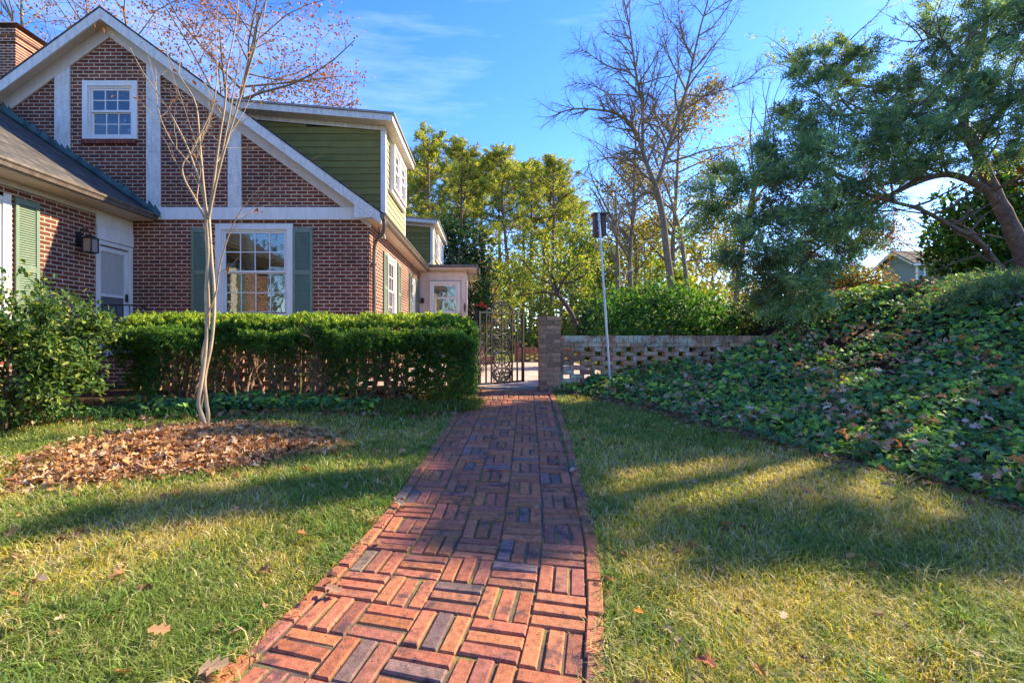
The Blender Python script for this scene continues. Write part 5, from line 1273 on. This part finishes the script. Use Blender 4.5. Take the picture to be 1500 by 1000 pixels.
# ================================================================== PINES
def make_pine(h, seed, label):
    """loblolly: straight trunk, open branches high up, tufts of needles"""
    root = empty('pine_tree', (0, 0, 0), label, 'tree', 'tall pines beyond the house'); r_ = random.Random(seed); PB = (.19, .12, .085)
    tk = MB(); pts = [np.array([0, 0, -.2])]; d = np.array([0, 0, 1.])
    for i in range(12): d = d + np.array([r_.gauss(0, .018), r_.gauss(0, .018), .02]); d /= np.linalg.norm(d); pts.append(pts[-1] + d * h / 12)
    tk.tube(pts, np.linspace(.24, .05, 13), 8, col=PB); tk.build('trunk', M['bark'], root, smooth=True)
    br = MB(); tuf = []; tdir = []
    for i in range(32):
        f = .52 + .47 * (i / 31) ** .8; x = f * 12; a = min(int(x), 11); p = pts[a] + (pts[a+1] - pts[a]) * (x - a)
        if f < .6 and r_.random() < .45: continue
        az = r_.uniform(0, 2*PI); L = (3.6 * (1 - ((f - .62) / .42) ** 2) if f > .5 else 2.2) * r_.uniform(.55, 1.15); L = max(L, .8)
        d = np.array([math.cos(az), math.sin(az), r_.uniform(-.05, .4) + (f - .7) * 1.2]); d /= np.linalg.norm(d)
        q = [p]; n_ = 7
        for k_ in range(n_): d = d + np.array([r_.gauss(0, .10), r_.gauss(0, .10), r_.gauss(.06, .07)]); d /= np.linalg.norm(d); q.append(q[-1] + d * L / n_)
        br.tube(q, np.linspace(.055, .015, n_ + 1), 4, col=PB)
        for k_ in range(2, n_ + 1):
            for m_ in range(3):
                dd = d * .5 + np.array([r_.gauss(0, .6), r_.gauss(0, .6), r_.gauss(.2, .35)]); dd /= np.linalg.norm(dd); l = r_.uniform(.35, .9) * (1.2 - .4*k_/n_); e = q[k_] + dd * l
                br.tube([q[k_], e], [.014, .008], 3, col=PB)
                for u_ in (.8, 1.0): tuf.append(q[k_] + dd * l * u_); tdir.append(dd)
    br.build('branches', M['bark'], root)
    T_ = np.array(tuf); DT = np.array(tdir); C = np.repeat(T_, 14, 0) + rs.normal(0, .06, (len(T_) * 14, 3)); D = np.repeat(DT, 14, 0) * .7 + rdir(len(C)) + (0, 0, .15)
    fo = MB(); kites(fo, C, D, .26 * rs.uniform(.7, 1.2, len(C)), .05, np.repeat(pal(len(T_), [(.34, .37, .06), (.22, .29, .06), (.46, .45, .07), (.12, .19, .05)], .2), 14, 0) * rs.uniform(.8, 1.2, (len(C), 1)))
    fo.build('crown', M['needle'], root); return root, h
pines = [(624, 42, 196, 0, 'tallest pine at the left, its crown just clear of the dormer roof'), (655, 48, 232, 1, 'second pine from the left, slightly lower and farther back'), (680, 40, 212, 2, 'pine with a pointed crown above the far dormer'),
 (712, 47, 238, 0, 'narrow pine between two taller ones above the annex'), (752, 41, 228, 1, 'broad yellowish pine in the middle of the row above the gate'), (778, 50, 240, 2, 'pine partly hidden behind the broad middle one'),
 (806, 42, 236, 0, 'last broad pine of the row, nearest the bare oak'), (600, 50, 250, 2, 'pine trunk half hidden by the dormer roof edge'), (838, 46, 290, 1, 'low pine at the right end of the row behind the yellow tree'),
 (640, 56, 225, 1, 'distant pine filling the gap between the first two of the row'), (700, 57, 243, 0, 'distant thin pine right of the pointed one'), (733, 54, 236, 2, 'distant pine just left of the broad yellowish one'), (765, 58, 246, 0, 'distant pine just right of the broad yellowish one'), (792, 55, 250, 1, 'distant pine left of the last broad pine'), (822, 54, 266, 2, 'distant pine right of the last broad pine'), (856, 52, 300, 0, 'farthest low pine behind the pole box')]
protos = []
for k_, (hh, sd) in enumerate(((17.5, 3), (16.5, 5), (17, 9))): protos.append(make_pine(hh, sd, 'pine'))
used = set()
for px, Yd, tp_, k_, lb in pines:
    x = (px - 715) * Yd / 710; g0 = gz_(x, Yd); h = CAMZ + (497 - tp_) * Yd / 710 - g0; root, hh = protos[k_]; s = h / hh
    if k_ not in used: used.add(k_); root.location = (x, Yd, g0); root.scale = (s, s, s); root['label'] = lb; root.rotation_euler = (0, 0, k_)
    else: copy_tree(root, (x, Yd, g0), rs.uniform(0, 6), s, lb)

# ================================================================== OAKS behind the house with russet leaves
RU = [(.34, .14, .05), (.40, .19, .06), (.26, .11, .045), (.44, .26, .11)]
tree('russet_oak', 330, 30, -60, 'tall oak with fine twigs and sparse russet leaves above the gable', cols=RU, n=26, leafL=.19, leafW=.13, per=4, sp=.3, start=.25, r0=.3, mat='dry', cfg=dict(ang=(40, 75), ratio=.46, kids=[34, 8, 6]), thin=.8)
tree('russet_oak', 215, 33, -40, 'farther oak with thin russet leaves directly behind the gable peak', cols=RU, n=22, leafL=.18, leafW=.13, per=3, sp=.25, start=.25, r0=.26, mat='dry', cfg=dict(ang=(40, 70), ratio=.46, kids=[28, 8, 6]), thin=.6)
tree('bare_tree', 60, 29, -60, 'bare tree with grey twigs behind the chimney', cols=RU, n=20, leafL=.14, leafW=.1, per=1, sp=.2, start=.3, r0=.24, mat='dry', cfg=dict(ang=(30, 60), kids=[20, 6, 4]), thin=.15)

# ================================================================== FAR WOODLAND
wd = MB()
def wood(x0, x1, y0, y1, n, h, cols, sz):
    x = rs.uniform(x0, x1, n); y = rs.uniform(y0, y1, n); hh = h * (.6 + .8 * fbm(x / 7, y / 7, 91)); z = H(x, y) + rs.rand(n) ** .8 * hh
    kites(wd, np.stack([x, y, z], -1), rdir(n), sz * rs.uniform(.6, 1.3, n), sz * .55, pal(n, cols, .35))
    for i in range(int((x1 - x0) / 2.2)):
        a = rs.uniform(x0, x1); b = rs.uniform(y0, y1); g0 = gz_(a, b); wd.tube([(a, b, g0), (a + rs.normal(0, .3), b, g0 + h * rs.uniform(.7, 1.1))], [.15, .05], 5, col=(.12, .09, .07))
wood(-75, 30, 62, 80, 30000, 12.5, [(.16, .22, .04), (.26, .28, .05), (.10, .15, .04), (.30, .24, .08)], .75)
wood(28, 90, 60, 80, 9000, 5.5, [(.16, .2, .05), (.3, .26, .08), (.3, .2, .1)], .75)
wood(-70, 60, -45, -25, 9000, 11, [(.16, .2, .05), (.1, .14, .04), (.2, .16, .06)], .8)
wood(-12, 14, 26, 34, 5000, 1.6, [(.12, .18, .03), (.25, .3, .04), (.2, .2, .06)], .35)
tag(wd.build('woodland', M['leaf']), 'far mixed woodland in yellow-green autumn leaf', 'woodland', kind='stuff')

# ================================================================== unseen tree added right of the view, crown shaped to shade the lawn
def shade_tree(x, y, h, label, n=18, cols=None, **k):
    return tree('shade_tree', 715 + x * 710 / y, y, 0, label, Hh=h, n=n, cols=cols, **k)

j2 = empty('juniper', (13.4, 8.9, 2.2), 'unseen juniper added beyond the right edge, its crown shaped to shade the lawn', 'tree')
tk = MB(); p_ = smoothpath([(13.4, 8.9, 1.8), (13.3, 9, 4), (13.1, 9.1, 7), (12.6, 9.5, 10)], 16); tk.tube(p_, np.linspace(.2, .06, 16), 8, col=JB); tk.build('trunk', M['bark'], j2, smooth=True)
br = MB(); fo = MB()
for (lat, vert, X0, ext, n) in ((3.55, -.1, 12.5, (.5, .75, .55), 1500), (2.6, -.05, 12.4, (.4, .45, .36), 620), (1.85, -1.0, 14.0, (.4, .34, .60), 430), (1.15, -1.75, 14.3, (.4, .26, .5), 360), (1.45, -2.6, 14.8, (.4, .5, .6), 900), (3.35, -1.25, 12.4, (.5, .55, .5), 1000), (3.65, 1.3, 11.9, (.35, .2, .9), 340), (3.0, -2.6, 13.2, (.4, .3, .3), 260)):
    c0 = np.array([X0, lat + .48 * X0, vert + .72 * X0])  # clump set along the sun's path to throw one wanted patch of shade
    m_ = 10; sub = c0 + rdir(m_) * (rs.rand(m_, 1) ** .4) * np.array(ext) * .7; pick = rs.randint(0, m_, n); C = sub[pick] + rdir(n) * rs.rand(n, 1) ** .5 * np.array(ext) * .4
    sprays(fo, C, rdir(n) + (0, 0, .2), .2, 8, .10, .06, JG, .1)
    for s_ in sub: br.tube(smoothpath([p_[8], (p_[9] + s_) / 2 + (0, 0, .3), s_], 7), np.linspace(.05, .015, 7), 5, col=JB)
br.build('branches', M['bark'], j2); fo.build('foliage', M['needle'], j2)

# ================================================================== SUN, SKY, CAMERA
SUN_AZ = math.atan2(.48, 1.0); SUN_EL = R(33)      # direction towards the sun: right and a little ahead
sv = Vector((math.cos(SUN_AZ) * math.cos(SUN_EL), math.sin(SUN_AZ) * math.cos(SUN_EL), math.sin(SUN_EL)))
sl_ = bpy.data.lights.new('sun', 'SUN'); sl_.energy = 4.6; sl_.angle = R(.6); sl_.color = (1, .85, .58)
so = bpy.data.objects.new('sun', sl_); COL.objects.link(so); so.rotation_euler = sv.to_track_quat('Z', 'Y').to_euler(); so.location = sv * 30
w = bpy.data.worlds.new('World'); SC.world = w; w.use_nodes = True; nt = w.node_tree
bg = nt.nodes['Background']; sk = N(nt, 'ShaderNodeTexSky'); sk.sky_type = 'NISHITA'; sk.sun_disc = False
sk.sun_elevation = SUN_EL; sk.sun_rotation = PI/2 - SUN_AZ; sk.air_density = .95; sk.dust_density = .1; sk.ozone_density = 3.5; sk.altitude = 200
tc = N(nt, 'ShaderNodeTexCoord').outputs['Generated']
mp = N(nt, 'ShaderNodeMapping'); mp.inputs['Scale'].default_value = (1.0, 1.6, 7.0); mp.inputs['Rotation'].default_value = (0, .12, .4); nt.links.new(tc, mp.inputs[0])
cn = N(nt, 'ShaderNodeTexNoise'); cn.inputs['Scale'].default_value = 1.5; cn.inputs['Detail'].default_value = 7; cn.inputs['Roughness'].default_value = .62; nt.links.new(mp.outputs[0], cn.inputs['Vector'])
cl_ = ramp(nt, cn.outputs['Fac'], [(.48, (0, 0, 0)), (.85, (.16, .16, .16))])
hs = N(nt, 'ShaderNodeHueSaturation'); hs.inputs['Saturation'].default_value = 1.27; hs.inputs['Hue'].default_value = .517; nt.links.new(sk.outputs[0], hs.inputs['Color'])
nt.links.new(mixc(nt, cl_, hs.outputs[0], (7.5, 8, 8.6)), bg.inputs['Color']); bg.inputs['Strength'].default_value = .15
cam = bpy.data.cameras.new('camera'); co = bpy.data.objects.new('camera', cam); COL.objects.link(co)
co.location = (0, 0, CAMZ); co.rotation_euler = (R(90), 0, 0); cam.sensor_width = 36; cam.lens = 710 / 1500 * 36
cam.shift_x = 35 / 1500; cam.shift_y = -3 / 1500; cam.clip_start = .05; cam.clip_end = 3000; SC.camera = co
vs_ = SC.view_settings; vs_.view_transform = 'Standard'; vs_.look = 'None'; vs_.gamma = 1; vs_.exposure = 1.7
